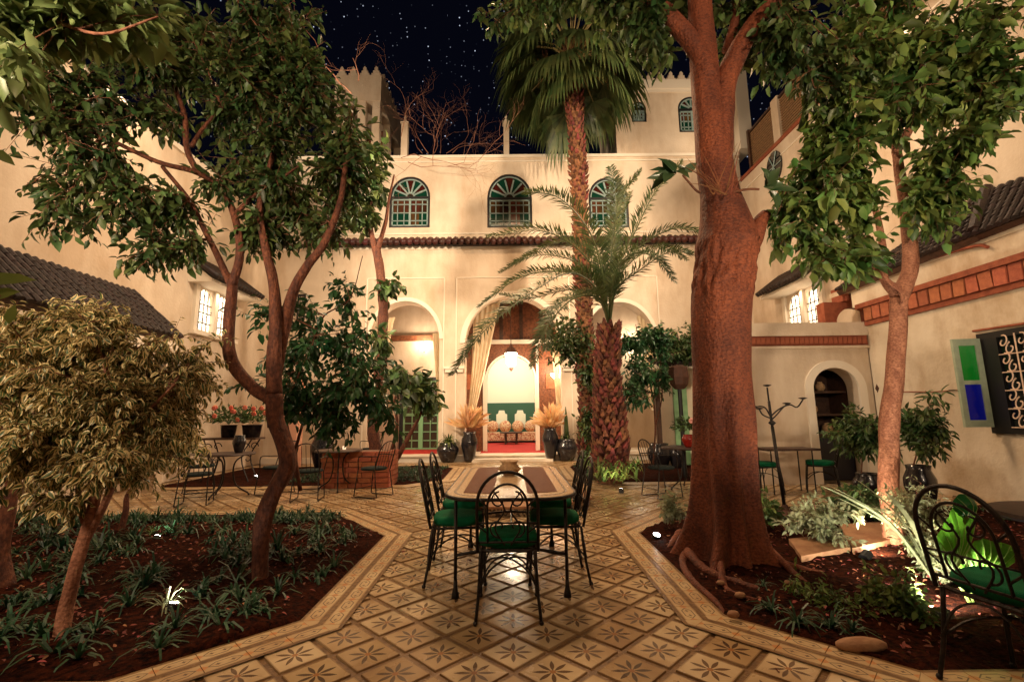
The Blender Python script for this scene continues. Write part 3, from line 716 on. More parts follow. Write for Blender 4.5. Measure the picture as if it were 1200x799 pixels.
# lounge furniture: green panelling, sofas
pan = MB(); pan.bb(-3.9, 3.9, 20.93, 20.99, PL, 1.85); p0 = pan.build('panelling', room_green, facade)
for k in range(8):
    q = MB(); x = -2.87+k*.82; q.prism([(x-.24, .75), (x+.24, .75), (x+.24, 1.35), (x+.16, 1.38), (x+.12, 1.52), (x-.12, 1.52), (x-.16, 1.38), (x-.24, 1.35)], TY(20.90), .028); q.build('painted_panel', room_wall, p0)
sofa = thing('lounge_sofa', 'long patterned sofa under the green panelling seen through the lit doorway', 'sofa', (0, 20.3, PL))
q = MB(); q.box((0, 20.35, PL+.25), (4.4, .8, .34)); q.build('seat', sofam, sofa)
for k in range(8):
    q = MB(); q.ball((-1.9+k*.55, 20.62, PL+.66), (.27, .14, .26)); q.build('back_cushion', sofam, sofa, smooth=True)
tb = thing('lounge_table', 'low carved table on the red carpet in the lit lounge', 'table', (0, 19.2, PL))
q = MB(); q.lathe([(.45, .42), (.47, .44), (.47, .47), (.02, .48)], (0, 19.2, PL), 16); q.build('tabletop', wooddark, tb)
for a_ in range(4):
    q = MB(); q.tube([(.3*math.cos(a_*1.57+.7), 19.2+.3*math.sin(a_*1.57+.7), PL), (.32*math.cos(a_*1.57+.7), 19.2+.32*math.sin(a_*1.57+.7), PL+.42)], .03, 6); q.build('leg', wooddark, tb)
# parapet pillars, stair tower with merlons
def merlon_mesh(s=.16, th=.16):
    m = MB(); o = [(-s, 0), (s, 0), (s, .09), (s*.68, .09), (s*.68, .19), (s*.36, .19), (s*.36, .29), (0, .36), (-s*.36, .29), (-s*.36, .19), (-s*.68, .19), (-s*.68, .09), (-s, .09)]
    m.prism(o, lambda u, d, z: Vector((u, d-th/2, z)), th); return m.mesh('merlon', plaster)
merl = merlon_mesh()
def merlons(parent, p0, p1, n):
    for k in range(n):
        o = bpy.data.objects.new('merlon', merl); col.objects.link(o); o.parent = parent; o['_o'] = (0, 0, 0); q = Vector(p0).lerp(Vector(p1), (k+.5)/n); o.location = q-Vector(parent['_o'])
        d = Vector(p1)-Vector(p0); o.rotation_euler = (0, 0, math.atan2(d.y, d.x))
tower = thing('right_roof_tower', 'cream roof tower on the right with stepped merlons and small arched windows', 'tower', (4, FY, ZT))
tx0, tx1 = P(722, 150, FY).x, P(860, 150, FY).x; tz = P(800, 103, FY).z
def win(px0, px1, pyt, pyb, sp=.5): a = P(px0, pyb, FY); b_ = P(px1, pyt, FY); return (a.x, b_.x, a.z, b_.z-(b_.x-a.x)*sp, b_.z)
tw = [win(741, 757, 118, 142), win(797, 826, 112, 154)]
mb = MB(); arched_wall(mb, TY(FY+.05), tx0, tx1, ZT, tz-.02, 2.6, tw); mb.build('tower_wall', plaster, tower)
mb = MB(); mb.bb(tx0-.05, tx1+.05, FY-.02, FY+2.7, tz-.02, tz+.3); mb.bb(tx0-.02, tx1+.02, FY+.01, FY+.05, tz-.14, tz-.02); mb.bb(tx1+.01, tx1+.42, FY-.3, FY+2.6, ZT-.0, tz+.38); mb.build('tower_cornice', trim, tower)
merlons(tower, (tx0, FY+.12, tz+.3), (tx1, FY+.12, tz+.3), 11)
arched_window(tower, tw[0], TY(FY+.10), 3, fr=.05); arched_window(tower, tw[1], TY(FY+.10), 6, fr=.06)
t2 = thing('left_roof_turret', 'slim cream roof turret on the left with open columns and stepped merlons', 'tower', (-5, FY+.4, ZT))
x1_ = P(446, 120, FY+.4).x; x0_ = x1_-1.6; z1_ = P(446, 88, FY+.4).z; zm = P(446, 118, FY+.4).z; Y0, Y1 = FY+.4, FY+3.6
mb = MB(); mb.bb(x0_, x1_, Y0, Y1, zm, z1_); mb.build('turret_head', plaster, t2)
for x, y in ((x0_+.15, Y0+.15), (x1_-.15, Y0+.15), (x0_+.15, Y1-.15), (x1_-.15, Y1-.15), (x1_-.65, Y0+.15), (x1_-.15, Y0+1.5)):
    q = MB(); q.bb(x-.13, x+.13, y-.13, y+.13, ZT-.05, zm); q.build('column', plaster, t2)
merlons(t2, (x0_, Y0+.1, z1_), (x1_, Y0+.1, z1_), 4); merlons(t2, (x1_-.08, Y0+.2, z1_), (x1_-.08, Y1, z1_), 7)
mb = MB(); mb.bb(x0_+.3, x1_-.35, Y0+1.6, Y0+1.7, ZT, zm-.1); mb.build('turret_screen', wood, t2)
for i, (px, wpx, top, lab) in enumerate(((474, 8, 147, 'plain square parapet pillar with small finial beside the left turret'), (593.5, 7, 146, 'lone square parapet pillar with keyhole slot above the central window'))):
    a = P(px, 180, FY+.2); t_ = P(px, top, FY+.2).z; r_ = thing('parapet_pillar', lab, 'pillar', (a.x, FY+.2, ZT), 'pillars on the parapet'); hw = wpx/2*FY/545
    q = MB(); q.bb(a.x-hw, a.x+hw, FY+.2-hw, FY+.2+hw, ZT-.02, t_); q.bb(a.x-hw-.03, a.x+hw+.03, FY+.2-hw-.03, FY+.2+hw+.03, t_, t_+.06); q.build('shaft', plaster, r_)
    q = MB(); q.lathe([(.05, 0), (.07, .08), (.03, .16), (.05, .22), (.01, .3)], (a.x, FY+.2, t_+.06), 8); q.build('finial', plaster_old, r_)
# ------------------------------------------------------------------ tall side walls
def sidewall(name, label, X, z1, thick, ops, Ya, Yb, m):
    r_ = thing(name, label, 'wall', (X, 8, 0)); s = 1 if thick > 0 else -1
    T_ = lambda u, d, z: Vector((X+s*d, u, z)); mb = MB(); arched_wall(mb, T_, Ya, Yb, 0, z1, abs(thick), ops); mb.build('wall_face', m, r_)
    return r_, T_
zLw = .80*7.4+1.35; zRw = 8.75
opsl = []
for (xa_, xb_) in ((227, 246), (249.5, 268)):
    a = PX(xa_, 388, XL); b_ = PX(xb_, 392, XL); c = PX((xa_+xb_)/2, 350, XL); opsl.append((a.y, b_.y, 3.42, 3.92, 4.42))
lw, TL = sidewall('left_side_wall', 'tall cream side wall on the left with a pair of lit arched windows', XL, zLw, -.35, opsl, -3.5, FY-.001, plaster)
opsr = []
for (xa_, xb_) in ((967, 948), (944, 926)):
    a = PX(xa_, 385, XR); b_ = PX(xb_, 385, XR); opsr.append((a.y, b_.y, 3.38, 3.88, 4.40))
rw, TR = sidewall('right_side_wall', 'tall cream side wall on the right with paired lit arched windows and lattice parapet', XR, zRw, .35, opsr, -3.5, FY-.001, plaster)
for root, ops, T_, X, s in ((lw, opsl, TL, XL, -1), (rw, opsr, TR, XR, 1)):
    for o in ops:
        q = MB(); q.prism([(o[0], o[2])]+[(o[0]+(o[1]-o[0])*k/10, arch_z(o[0]+(o[1]-o[0])*k/10, o)) for k in range(11)]+[(o[1], o[2])], lambda u, d, z: Vector((X+s*(.045+d), u, z)), .02); q.build('lit_pane', glow, root)
        q = MB(); c = (o[0]+o[1])/2
        def rod(a, b_, r_=.018): q.tube([Vector((X+s*.02, a[0], a[1])), Vector((X+s*.02, b_[0], b_[1]))], r_*.75, 4)
        for k in range(1, 4): rod((o[0]+(o[1]-o[0])*k/4, o[2]), (o[0]+(o[1]-o[0])*k/4, arch_z(o[0]+(o[1]-o[0])*k/4, o)))
        for z in (3.6, 3.85, 4.05): rod((o[0], z), (o[1], z))
        rod((o[0], o[2]), (o[1], o[3]), .009); rod((o[1], o[2]), (o[0], o[3]), .009); rod((o[0], 3.9), (c, 4.3), .009); rod((o[1], 3.9), (c, 4.3), .009)
        q.build('window_tracery', rust, root)
    ya, yb = min(o[0] for o in ops)-.2, max(o[1] for o in ops)+.2
    q = MB()
    for yy in [ya+.12, (ops[0][1]+ops[1][0])/2 if ops[0][0] < ops[1][0] else (ops[1][1]+ops[0][0])/2, yb-.12]: q.bb(X, X-s*.08, yy-.06, yy+.06, 3.35, 4.45)
    q.bb(X, X-s*.14, ya, yb, 3.27, 3.35); q.build('sill', trim, root)
    # small tiled canopy over the windows
    q = MB(); q.prism([(0, 4.45), (.55, 4.45), (.55, 4.52), (0, 4.95)], lambda u, d, z: Vector((X-s*u, ya-.15+d, z)), yb-ya+.3); q.build('canopy', trim, root)
    n = int((yb-ya+.4)/.13)
    ct = MB(); ct.tube([(0, 0, 0), (.35, 0, -.26), (.70, 0, -.52)], .065, 6, .07); ctm = ct.mesh('canopy_tile', rooftile, smooth=True)
    for k in range(n):
        o_ = bpy.data.objects.new('canopy_tile', ctm); col.objects.link(o_); o_.parent = root; o_['_o'] = (0, 0, 0); o_.location = Vector((X-s*.02, ya-.2+k*.13, 5.06))-Vector(root['_o']); o_.rotation_euler = (0, 0, math.pi if s > 0 else 0)
lamp('AREA', (XL+.3, sum(o[0] for o in opsl)/2+.3, 4.35), 3, WARM2, .3, (XL, 11.3, 3.5)); lamp('AREA', (XR-.3, sum(o[0] for o in opsr)/2+.3, 4.35), 3, WARM2, .3, (XR, 11.3, 3.5))
q = MB(); q.bb(XL-.40, XL+.06, -3.5, FY-.002, zLw, zLw+.12); q.build('coping', trim, lw)
q = MB(); q.bb(XR-.05, XR+.40, -3.5, FY-.06, zRw+.001, zRw+.10); q.build('coping', terracotta, rw)
q = MB(); q.bb(XR-.03, XR, -3.5, FY-.002, zRw-.38, zRw-.34); q.build('moulding', trim, rw)
# round vent window up the right wall
a = PX(908, 196, XR); q = MB(); q.prism([(a.y+.38*math.cos(t), a.z+.46*math.sin(t)) for t in np.linspace(0, 6.28, 19)[:-1]], lambda u, d, z: Vector((XR-.03+d, u, z)), .028); vw = q.build('round_window', glassdark, rw)
q = MB()
for t in range(6): q.tube([(XR-.045, a.y, a.z), (XR-.045, a.y+.36*math.cos(t*math.pi/3), a.z+.44*math.sin(t*math.pi/3))], .018, 4)
q.build('tracery', mullm, vw)
# lattice parapet on the right wall
latm = mat('lattice_wood', (.20, .11, .05), (.30, .17, .08), .6, 12)
for yy in (13.6, 12.1, 10.6, 9.1, 7.6, 6.1):
    wide = .16 if round(yy*10) % 30 == 1 else .05
    q = MB(); q.bb(XR+.02, XR+.2, yy-wide, yy+wide, zRw+.10, zRw+1.45); q.build('parapet_post', plaster if wide > .1 else wooddark, rw)
for (ya, yb) in ((12.26, 13.55), (10.65, 11.94), (9.26, 10.55), (7.65, 8.94), (6.26, 7.55)):
    for k in range(15):
        q = MB(); q.bb(XR+.08, XR+.12, ya, yb, zRw+.17+k*.078, zRw+.21+k*.078)
        if k == 0 and ya == 12.26: pass
        q.build('lattice_slat', latm, rw)
    q = MB(); q.bb(XR+.05, XR+.14, ya, yb, zRw+1.34, zRw+1.40); q.build('rail', wooddark, rw)
# ================================================================== low buildings with tiled roofs
rt = MB(); K = 5
for k in range(K):
    a0, a1 = math.pi*k/K, math.pi*(k+1)/K
    rt.face([(-.5*math.cos(a0), 0, .42*math.sin(a0)), (-.5*math.cos(a1), 0, .42*math.sin(a1)), (-.42*math.cos(a1), 1.12, .36*math.sin(a1)), (-.42*math.cos(a0), 1.12, .36*math.sin(a0))])
rt.face([(-.5*math.cos(math.pi*k/K), 0, .42*math.sin(math.pi*k/K)) for k in range(K+1)])
rtm = rt.mesh('roof_tile', rooftile, smooth=False)
def tiled_roof(root, A, B, C, D, nu, nv, cap=[290]):
    A, B, C, D = map(Vector, (A, B, C, D)); nrm = (B-A).cross(D-A).normalized()
    if nrm.z < 0: nrm = -nrm
    sl = MB(); dn = nrm*-.05; v = [A, B, C, D]; w_ = [p+dn*2 for p in v]
    sl.face(v); sl.face(w_[::-1])
    for i in range(4): sl.face([v[i], v[(i+1) % 4], w_[(i+1) % 4], w_[i]])
    sl.build('roof_deck', wooddark, root); off = Vector(root['_o'])
    for i in range(nu):
        for j in range(nv):
            u = (i+.5)/nu; a = j/nv; b_ = (j+1)/nv
            lo_, hi = A.lerp(B, u), D.lerp(C, u); p = lo_.lerp(hi, a); q = lo_.lerp(hi, b_); ux = (A.lerp(D, a)-B.lerp(C, a))/nu*-1
            y = (q-p); x = ux; z = nrm*.16
            o = bpy.data.objects.new('roof_tile', rtm); col.objects.link(o); o.parent = root
            p = p - off + nrm*(.012+random.uniform(0, .012)) - y*(.12 if j == 0 else .02) + nrm*.03*(0)
            M = Matrix(((x.x*.98, y.x, z.x, p.x), (x.y*.98, y.y, z.y, p.y), (x.z*.98, y.z, z.z, p.z), (0, 0, 0, 1)))
            o.matrix_local = M @ Matrix.Rotation(random.gauss(0, .02), 4, 'Z') @ Matrix.Rotation(R(3.5), 4, 'X')
lp = thing('lean_to_roof', 'dark tiled lean-to roof on the left wall above the variegated tree', 'roof', (-7, 7, 2.9))
EZ = 2.93; RZ = 3.78; hip = PX(155, 350, XL+.01); ec = P(214, 391, 9.25)
tiled_roof(lp, (-6.55, 4.2, EZ), (ec.x, ec.y, EZ), (XL+.02, hip.y, RZ), (XL+.02, 4.2, RZ), 37, 8)
q = MB(); q.bb(-6.75, -6.6, 4.2, ec.y-.1, EZ-.34, EZ-.12); q.bb(XL+.005, -6.75, ec.y-.25, ec.y-.12, EZ-.30, EZ+.1); q.build('beam', trim, lp)
for yy in (4.6, 6.8, 8.95):
    q = MB(); q.bb(-6.79, -6.57, yy-.1, yy+.1, 0, EZ-.342); q.build('post', plaster, lp)
# ---- right hand range
RX = 7.0
rb = thing('right_garden_wall', 'low cream building on the right with brick cornice under a dark tiled roof', 'building', (RX, 6, 0))
T_ = lambda u, d, z: Vector((RX+d, u, z))
WY0, WY1 = 5.05, PX(1157, 450, RX).y
wz0, wz1 = PX(1165, 500, RX).z, PX(1157, 396, RX).z
mb = MB(); arched_wall(mb, T_, 1.0, 8.98, 0, 2.98, .3, []); mb.build('wall_face', plaster_old, rb)
mb = MB(); mb.bb(RX+.03, RX+.5, 1.0, 9.3, 3.42, 3.86); mb.build('upper_wall', plaster_old, rb)
mb = MB(); mb.bb(RX-.05, RX+.3, 1.0, 9.0, 2.98, 3.06); mb.bb(RX-.13, RX+.3, 1.0, 9.03, 3.33, 3.42); mb.build('cornice_moulding', terracotta, rb)
bk = MB(); bk.box((0, 0, 0), (.16, .175, .25)); bkm = bk.mesh('brick', brickm)
y = 1.2
while y < 8.95:
    o = bpy.data.objects.new('brick', bkm); col.objects.link(o); o.parent = rb; o.location = Vector((RX-.01+random.uniform(-.008, .008), y, 3.195))-Vector(rb['_o']); o.rotation_euler = (random.gauss(0, .03), random.gauss(0, .02), random.gauss(0, .03)); y += .205
mb = MB(); mb.bb(RX+.0, RX+.28, 1.0, 8.95, 3.061, 3.329); mb.build('cornice_backing', wooddark, rb)
# ledge line and cable
mb = MB(); mb.tube([PX(1045, 459, RX-.02), PX(1095, 459, RX-.02), PX(1134, 456, RX-.02)], .008, 5); mb.tube([PX(1140, 388, RX-.02), PX(1200, 379, RX-.02)], .018, 5); mb.build('cable', terracotta, rb)
pk = PX(1157, 226, 7.58); hb = PX(1143, 276, 6.9); e0 = PX(980, 342, 6.9)
r1 = thing('tiled_roof', 'dark barrel tile roof sloping above the right brick cornice, far side of the hip', 'roof', (7, 9, 3.9))
tiled_roof(r1, (e0.x, e0.y, e0.z), hb, (7.58, pk.y, pk.z), (7.58, e0.y+.1, e0.z+.42), 26, 9)
r2 = thing('tiled_roof', 'dark barrel tile hip end at the right edge of the photo, near side', 'roof', (7, 6, 3.9))
e2 = PX(1230, 262, 6.9); k2 = PX(1235, 252, 7.58)
tiled_roof(r2, hb+Vector((-.02, 0, -.01)), (6.88, 5.0, hb.z), (7.58, 5.0, pk.z-.25), (7.58, pk.y, pk.z), 14, 9)
q = MB(); q.tube([hb+Vector((0, 0, .07)), Vector((7.58, pk.y, pk.z+.07))], .09, 8); q.build('hip_tile', rooftile, r2)
q = MB(); q.bb(RX-.0, RX+.5, 1.0, 9.9, 3.862, e0.z-.06); q.build('eave_wall', plaster_old, rb)
q = MB(); q.tube([PX(1060, 312, 6.98), PX(1100, 300, 6.98), PX(1143, 288, 6.98), PX(1158, 290, 6.98)], .025, 5, smoothn=4); q.build('wall_stay', terracotta, rb)
# link arch above the little building
la = thing('link_arch', 'dark red corbelled band over a small cream arch beside the lit windows', 'arch', (7, 9.6, 3))
a = P(968, 380, 9.6); b_ = P(1040, 380, 9.6); ao = (P(981, 380, 9.6).x, P(1032, 380, 9.6).x, 2.9, P(1000, 378, 9.6).z, P(1000, 359, 9.6).z)
mb = MB(); arched_wall(mb, TY(9.6), a.x, XR-.01, 2.9, 3.62, .25, [ao]); mb.build('arch_wall', terracotta, la)
mb = MB(); mb.bb(a.x+.35, XR-.01, 9.5, 9.84, 3.621, 3.93); mb.build('band', terracotta, la)
for k in range(8):
    q = MB(); q.box((a.x+.42+k*.09, 9.48, 3.70), (.045, .06, .14)); q.build('corbel', terracotta, la)
# ---- little building with the arched niche
sb = thing('niche_pavilion', 'small cream flat-roofed pavilion with red band and dark arched doorway', 'building', (5.7, 9, 0))
sx0, sx1, sy0 = 4.52, 7.0, 9.0
no_ = (P(957, 500, sy0).x, P(1011, 500, sy0).x, 0, P(983, 455, sy0).z, P(983, 431, sy0).z)
mb = MB(); arched_wall(mb, TY(sy0), sx0, sx1-.002, 0, 2.55, .3, [no_]); mb.bb(sx0, sx0+.25, sy0+.3, 12.0, 0, 2.55); mb.build('wall_face', plaster, sb)
mb = MB(); arch_band(mb, TY(sy0), no_, .15, -.04, 0); mb.build('arch_surround', trim, sb)
mb = MB(); mb.bb(sx0-.06, sx1-.002, sy0-.06, 12.0, 2.55, 2.60); mb.bb(sx0-.06, sx1-.002, sy0-.06, 12.0, 2.80, 3.06); mb.build('parapet', plaster, sb)
mb = MB(); mb.bb(sx0-.02, sx1-.003, sy0-.02, 12.0, 2.60, 2.80); mb.build('band_backing', terracotta, sb)
for k in range(26):
    x = sx0+.03+k*.094
    if x > sx1-.06: break
    o = MB(); o.box((0, 0, 0), (.082, .06, .13)) if k == 0 else None
    if k == 0: bm_ = o.mesh('brick', terracotta)
    o = bpy.data.objects.new('brick', bm_); col.objects.link(o); o.parent = sb; o.location = Vector((x, sy0-.04, 2.70))-Vector(sb['_o'])
mb = MB(); mb.bb(no_[0]-.1, no_[1]+.1, sy0+.9, sy0+1.0, 0, 2.4); mb.bb(no_[0]-.12, no_[0]-.02, sy0+.3, sy0+1.0, 0, 2.4); mb.bb(no_[1]+.02, no_[1]+.12, sy0+.3, sy0+1.0, 0, 2.4); mb.bb(no_[0]-.1, no_[1]+.1, sy0+.3, sy0+1.0, 2.4, 2.5); mb.build('niche_back', wooddark, sb)
for z in (.85, 1.25, 1.7):
    q = MB(); q.bb(no_[0]-.015, no_[1]+.015, sy0+.35, sy0+.88, z, z+.04); q.build('shelf', wooddark, sb)
q = MB(); q.bb(no_[0]+.02, no_[1]-.02, sy0+.30, sy0+.36, .02, .82); q.build('cupboard_door', mat('navy_paint', (.008, .010, .03), None, .4), sb)
for i, (dx, z, s_, lab) in enumerate(((.25, 1.74, .11, 'wide'), (.55, 1.74, .09, 'tall'), (.35, 1.29, .09, 'low'), (.6, .89, .1, 'pale'))):
    v_ = thing('niche_jar', {'wide': 'wide dim jar on the top shelf of the arched niche', 'tall': 'taller dim jar to the right on the top niche shelf', 'low': 'low dark jar on the middle shelf of the arched niche', 'pale': 'pale clay jar on the lowest shelf of the arched niche'}[lab], 'jar', (no_[0]+dx, sy0+.6, z), 'jars in the arched niche')
    q = MB(); q.lathe([(s_*.5, 0), (s_, s_*.8), (s_*.9, s_*1.5), (s_*.45, s_*2), (s_*.5, s_*2.2)], (no_[0]+dx, sy0+.6, z), 12); q.build('body', potclay, v_, smooth=True)
# wall lamp basket on the pavilion
wl = thing('wall_lantern', 'small dark metal lantern on the pavilion wall right of the niche', 'lantern', P(1033, 455, sy0-.08))
q = MB(); q.lathe([(.03, -.22), (.07, -.15), (.10, 0), (.07, .16), (.02, .24)], P(1033, 455, sy0-.10), 10); q.build('basket', rust, wl, smooth=True)
q = MB(); q.tube([P(1033, 438, sy0-.10), P(1033, 434, sy0-.04), P(1033, 436, sy0)], .012, 5); q.build('bracket', rust, wl)
# ---- window with the open shutter
ww = thing('grilled_window', 'black framed window with scrolled iron grille at the right edge', 'window', (RX, 6, wz0))
mb = MB(); fx = RX-.05
mb.bb(fx, RX-.001, WY0, WY1, wz1-.02, wz1+.07); mb.bb(fx, RX-.001, WY0, WY1, wz0-.09, wz0); mb.bb(fx, RX-.001, WY1-.28, WY1, wz0, wz1-.02); mb.build('frame', black, ww)
mb = MB(); mb.bb(RX-.02, RX-.002, WY0, WY1-.28, wz0, wz1-.02); mb.build('pane', glassdark, ww)
gm = MB(); gy1, gy0 = WY1-.30, WY0; nr = 5; hz = (wz1-.02-wz0)/nr; cw = .24
ncol = int((gy1-gy0)/cw)
ironp = mat('grille_paint', (.62, .44, .32), (.75, .55, .42), .5, 30)
for c_ in range(ncol):
    y_ = gy1-cw*(c_+.5)
    q = MB()
    q.tube([(fx-.02, y_-cw/2, wz0), (fx-.02, y_-cw/2, wz1)], .009, 5)
    for r_ in range(nr):
        z_ = wz0+hz*(r_+.5)
        for s_ in (-1, 1):
            pts = []
            for t in np.linspace(0, 1, 14):
                an = s_*t*math.pi*1.9; rad = .10*(1-.75*t); pts.append(Vector((fx-.02, y_+s_*.045+rad*math.cos(an+math.pi*.5*s_)*s_*.75, z_+s_*hz*.20+rad*.95*math.sin(an+1.2))))
            q.tube(pts, .0105, 4)
        q.tube([(fx-.02, y_-cw/2, z_-hz/2), (fx-.02, y_+cw/2, z_-hz/2)], .008, 4)
    q.build('iron_scroll', ironp, ww)
hy = WY1; hp = Vector((fx-.02, hy, 0)); fre = P(1127, 450, 6.55)
sh = thing('window_shutter', 'open grey green shutter with green and blue glass beside the grilled window', 'shutter', (fx-.02, hy, wz0))
q0 = PX(1170, 450, fx-.02); dvec = Vector((fre.x-(fx-.02), 0, 0)); dv = Vector((-1, .12, 0)); wsh = .37; dv = dv.normalized()
Ts = lambda u, d, z: Vector((fx-.02, hy-.03, 0)) + dv*u + Vector((-dv.y, dv.x, 0))*d + Vector((0, 0, z))
mb = MB()
for u0, u1, z0, z1 in ((0, .075, wz0, wz1), (wsh-.07, wsh, wz0, wz1), (.075, wsh-.07, wz0, wz0+.10), (.075, wsh-.07, wz1-.10, wz1), (.075, wsh-.07, (wz0+wz1)/2-.03, (wz0+wz1)/2+.03)):
    mb.prism([(u0, z0), (u1, z0), (u1, z1), (u0, z1)], Ts, .045)
mb.build('shutter_frame', bluepaint, sh)
for z0, z1, m_ in ((wz0+.10, (wz0+wz1)/2-.03, mat('glass_blue_glow', (.004, .008, .30), None, .15, emit=.04, ecol=(.0, .01, .6))), ((wz0+wz1)/2+.03, wz1-.10, mat('glass_green_glow', (.004, .20, .02), None, .15, emit=.04, ecol=(.0, .5, .03)))):  # panes given a faint emission in place of light through the glass
    q = MB(); q.prism([(.075, z0), (wsh-.07, z0), (wsh-.07, z1), (.075, z1)], lambda u, d, z: Ts(u, d+.018, z), .008); q.build('pane', m_, sh)

# ================================================================== courtyard furniture
def scroll(mb, c, r, a0, a1, T_, th=.006, n=14, shrink=.7):
    pts = []
    for t in np.linspace(0, 1, n):
        a = a0+(a1-a0)*t; rr = r*(1-shrink*t); pts.append(T_(c[0]+rr*math.cos(a), c[1]+rr*math.sin(a)))
    mb.tube(pts, th, 5)
def arch_line(hw, zb, zs, zt, T_, n=16):
    pts = [T_(-hw, zb)] + [T_(hw*math.cos(math.pi-math.pi*k/n), zs+(zt-zs)*math.sin(math.pi*k/n)) for k in range(n+1)] + [T_(hw, zb)]
    return pts
def make_dining_chair(cm=cushion):
    r = thing('iron_chair', '', 'chair', (0, 0, 0))
    lean = lambda u, z: Vector((u, -.215-.11*max(0, z-.44)/.5, z))
    for sx in (-1, 1):
        q = MB(); q.tube([(sx*.19, .19, .44), (sx*.205, .215, .2), (sx*.21, .225, .0)], .011, 7, smoothn=3); q.ball((sx*.21, .225, .012), .017, 8); q.build('leg', iron, r, smooth=True)
        q = MB(); q.tube([(sx*.185, -.20, .44), (sx*.195, -.225, .2), (sx*.215, -.262, .0)], .011, 7, smoothn=3); q.ball((sx*.215, -.262, .012), .016, 8); q.build('leg', iron, r, smooth=True)
    q = MB(); pts = [(.21*math.cos(t)*(1 if abs(math.cos(t)) < .7 else 1), .205*math.sin(t), .44) for t in np.linspace(0, 2*math.pi, 20)]; pts = [(max(-.2, min(.2, x*1.25)), max(-.205, min(.2, y*1.25)), z) for x, y, z in pts]; q.tube(pts, .011, 6)
    for x in (-.1, 0, .1): q.tube([(x, -.20, .44), (x, .20, .44)], .006, 4)
    q.build('seat_frame', iron, r)
    q = MB()
    for sx in (-1, 1): q.tube([(sx*.205, .215, .22), (sx*.12, .12, .30), (0, .0, .335), (-sx*.12, -.13, .30), (-sx*.2, -.235, .2)], .007, 5, smoothn=4)
    for yy, z0 in ((.215, .2), (-.235, .2)): q.tube([(-.2, yy, z0), (-.12, yy*.95, .36), (0, yy*.9, .42), (.12, yy*.95, .36), (.2, yy, z0)], .006, 5, smoothn=4)
    q.build('stretcher', iron, r)
    q = MB(); q.tube(arch_line(.205, .44, .74, .97, lean), .0115, 7); q.build('back_frame', iron, r, smooth=True)
    q = MB(); q.tube(arch_line(.135, .50, .73, .89, lean), .008, 6)
    for sx in (-1, 1):
        scroll(q, (sx*.055, .78), .06, math.pi/2, math.pi/2+sx*-5.2, lean); scroll(q, (sx*.06, .60), .07, -math.pi/2, -math.pi/2+sx*5.0, lean)
        q.tube([lean(sx*.02, .48), lean(sx*.085, .60), lean(sx*.02, .72), lean(sx*.09, .84)], .006, 5, smoothn=4)
        q.tube([lean(sx*.135, .56), lean(sx*.205, .62)], .006, 4); q.tube([lean(sx*.135, .74), lean(sx*.2, .80)], .006, 4)
    q.tube([lean(-.2, .50), lean(.2, .50)], .008, 5); q.tube([lean(-.2, .63), lean(.2, .63)], .006, 5)
    q.build('scrollwork', iron, r, smooth=True)
    q = MB(); pr = [(.02, 0), (.19, .004), (.215, .03), (.205, .06), (.17, .072), (.02, .066)]; q.lathe(pr, (0, 0, .448), 28)
    q.v = [(max(-.205, min(.205, x*1.12)), max(-.2, min(.205, y_*1.12)), z + .006*math.sin(x*20)*math.sin(y_*17)) for x, y_, z in q.v]; q.build('cushion', cm, r, smooth=True)
    return r
dc = make_dining_chair()
G1 = 'green cushioned iron chairs round the mosaic table'
spots = [(-.03, 3.52, 0, 'iron chair with its back to us at the near end of the mosaic table'), (-.46, 4.17, -math.pi/2, 'near left iron chair with green cushion at the mosaic table'), (-.48, 4.86, -math.pi/2, 'far left iron chair with green cushion at the mosaic table'),
         (.36, 4.17, math.pi/2, 'near right iron chair with green cushion at the mosaic table'), (.39, 4.86, math.pi/2, 'far right iron chair with green cushion at the mosaic table')]
for i, (x, y, a, lab) in enumerate(spots): place(dc, i == 0, (x, y, .002), a+random.gauss(0, .05)*(i > 0), lab, G1)
c_ = place(dc, False, (2.45, 2.42, .01), R(-78), 'green cushioned iron chair at the right edge in front of the big leaves', 'green cushioned iron chairs round the mosaic table'); del c_['group']
# mosaic table
mos = bpy.data.materials.new('mosaic'); mos.use_nodes = True; t = mos.node_tree; b = t.nodes['Principled BSDF']
def mosaic(name, c1, c2, scale=150):
    m = bpy.data.materials.new(name); m.use_nodes = True; t = m.node_tree; b = t.nodes['Principled BSDF']; co = t.nodes.new('ShaderNodeTexCoord')
    v = t.nodes.new('ShaderNodeTexVoronoi'); v.inputs['Scale'].default_value = scale; t.links.new(co.outputs['Object'], v.inputs['Vector'])
    s = t.nodes.new('ShaderNodeSeparateColor'); t.links.new(v.outputs['Color'], s.inputs[0]); r = t.nodes.new('ShaderNodeValToRGB'); t.links.new(s.outputs[0], r.inputs[0])
    r.color_ramp.elements[0].color = (*c1, 1); r.color_ramp.elements[1].color = (*c2, 1); t.links.new(r.outputs[0], b.inputs['Base Color'])
    b.inputs['Roughness'].default_value = .22; bp = t.nodes.new('ShaderNodeBump'); bp.inputs['Strength'].default_value = .35; bp.inputs['Distance'].default_value = .003; t.links.new(v.outputs['Distance'], bp.inputs['Height']); bp.invert = True
    t.links.new(bp.outputs[0], b.inputs['Normal']); return m
mcream = mosaic('mosaic_cream', (.38, .24, .12), (.60, .44, .26)); mbrown = mosaic('mosaic_brown', (.08, .025, .012), (.20, .075, .035)); mbrown.node_tree.nodes['Principled BSDF'].inputs['Roughness'].default_value = .6; mbrown.node_tree.nodes['Principled BSDF'].inputs['Specular IOR Level'].default_value = .1; mgrey = mosaic('mosaic_grey', (.10, .09, .08), (.22, .19, .16))
tbl = thing('mosaic_table', 'long iron garden table with rounded ends and brown striped mosaic top', 'table', (-.01, 4.5, 0))
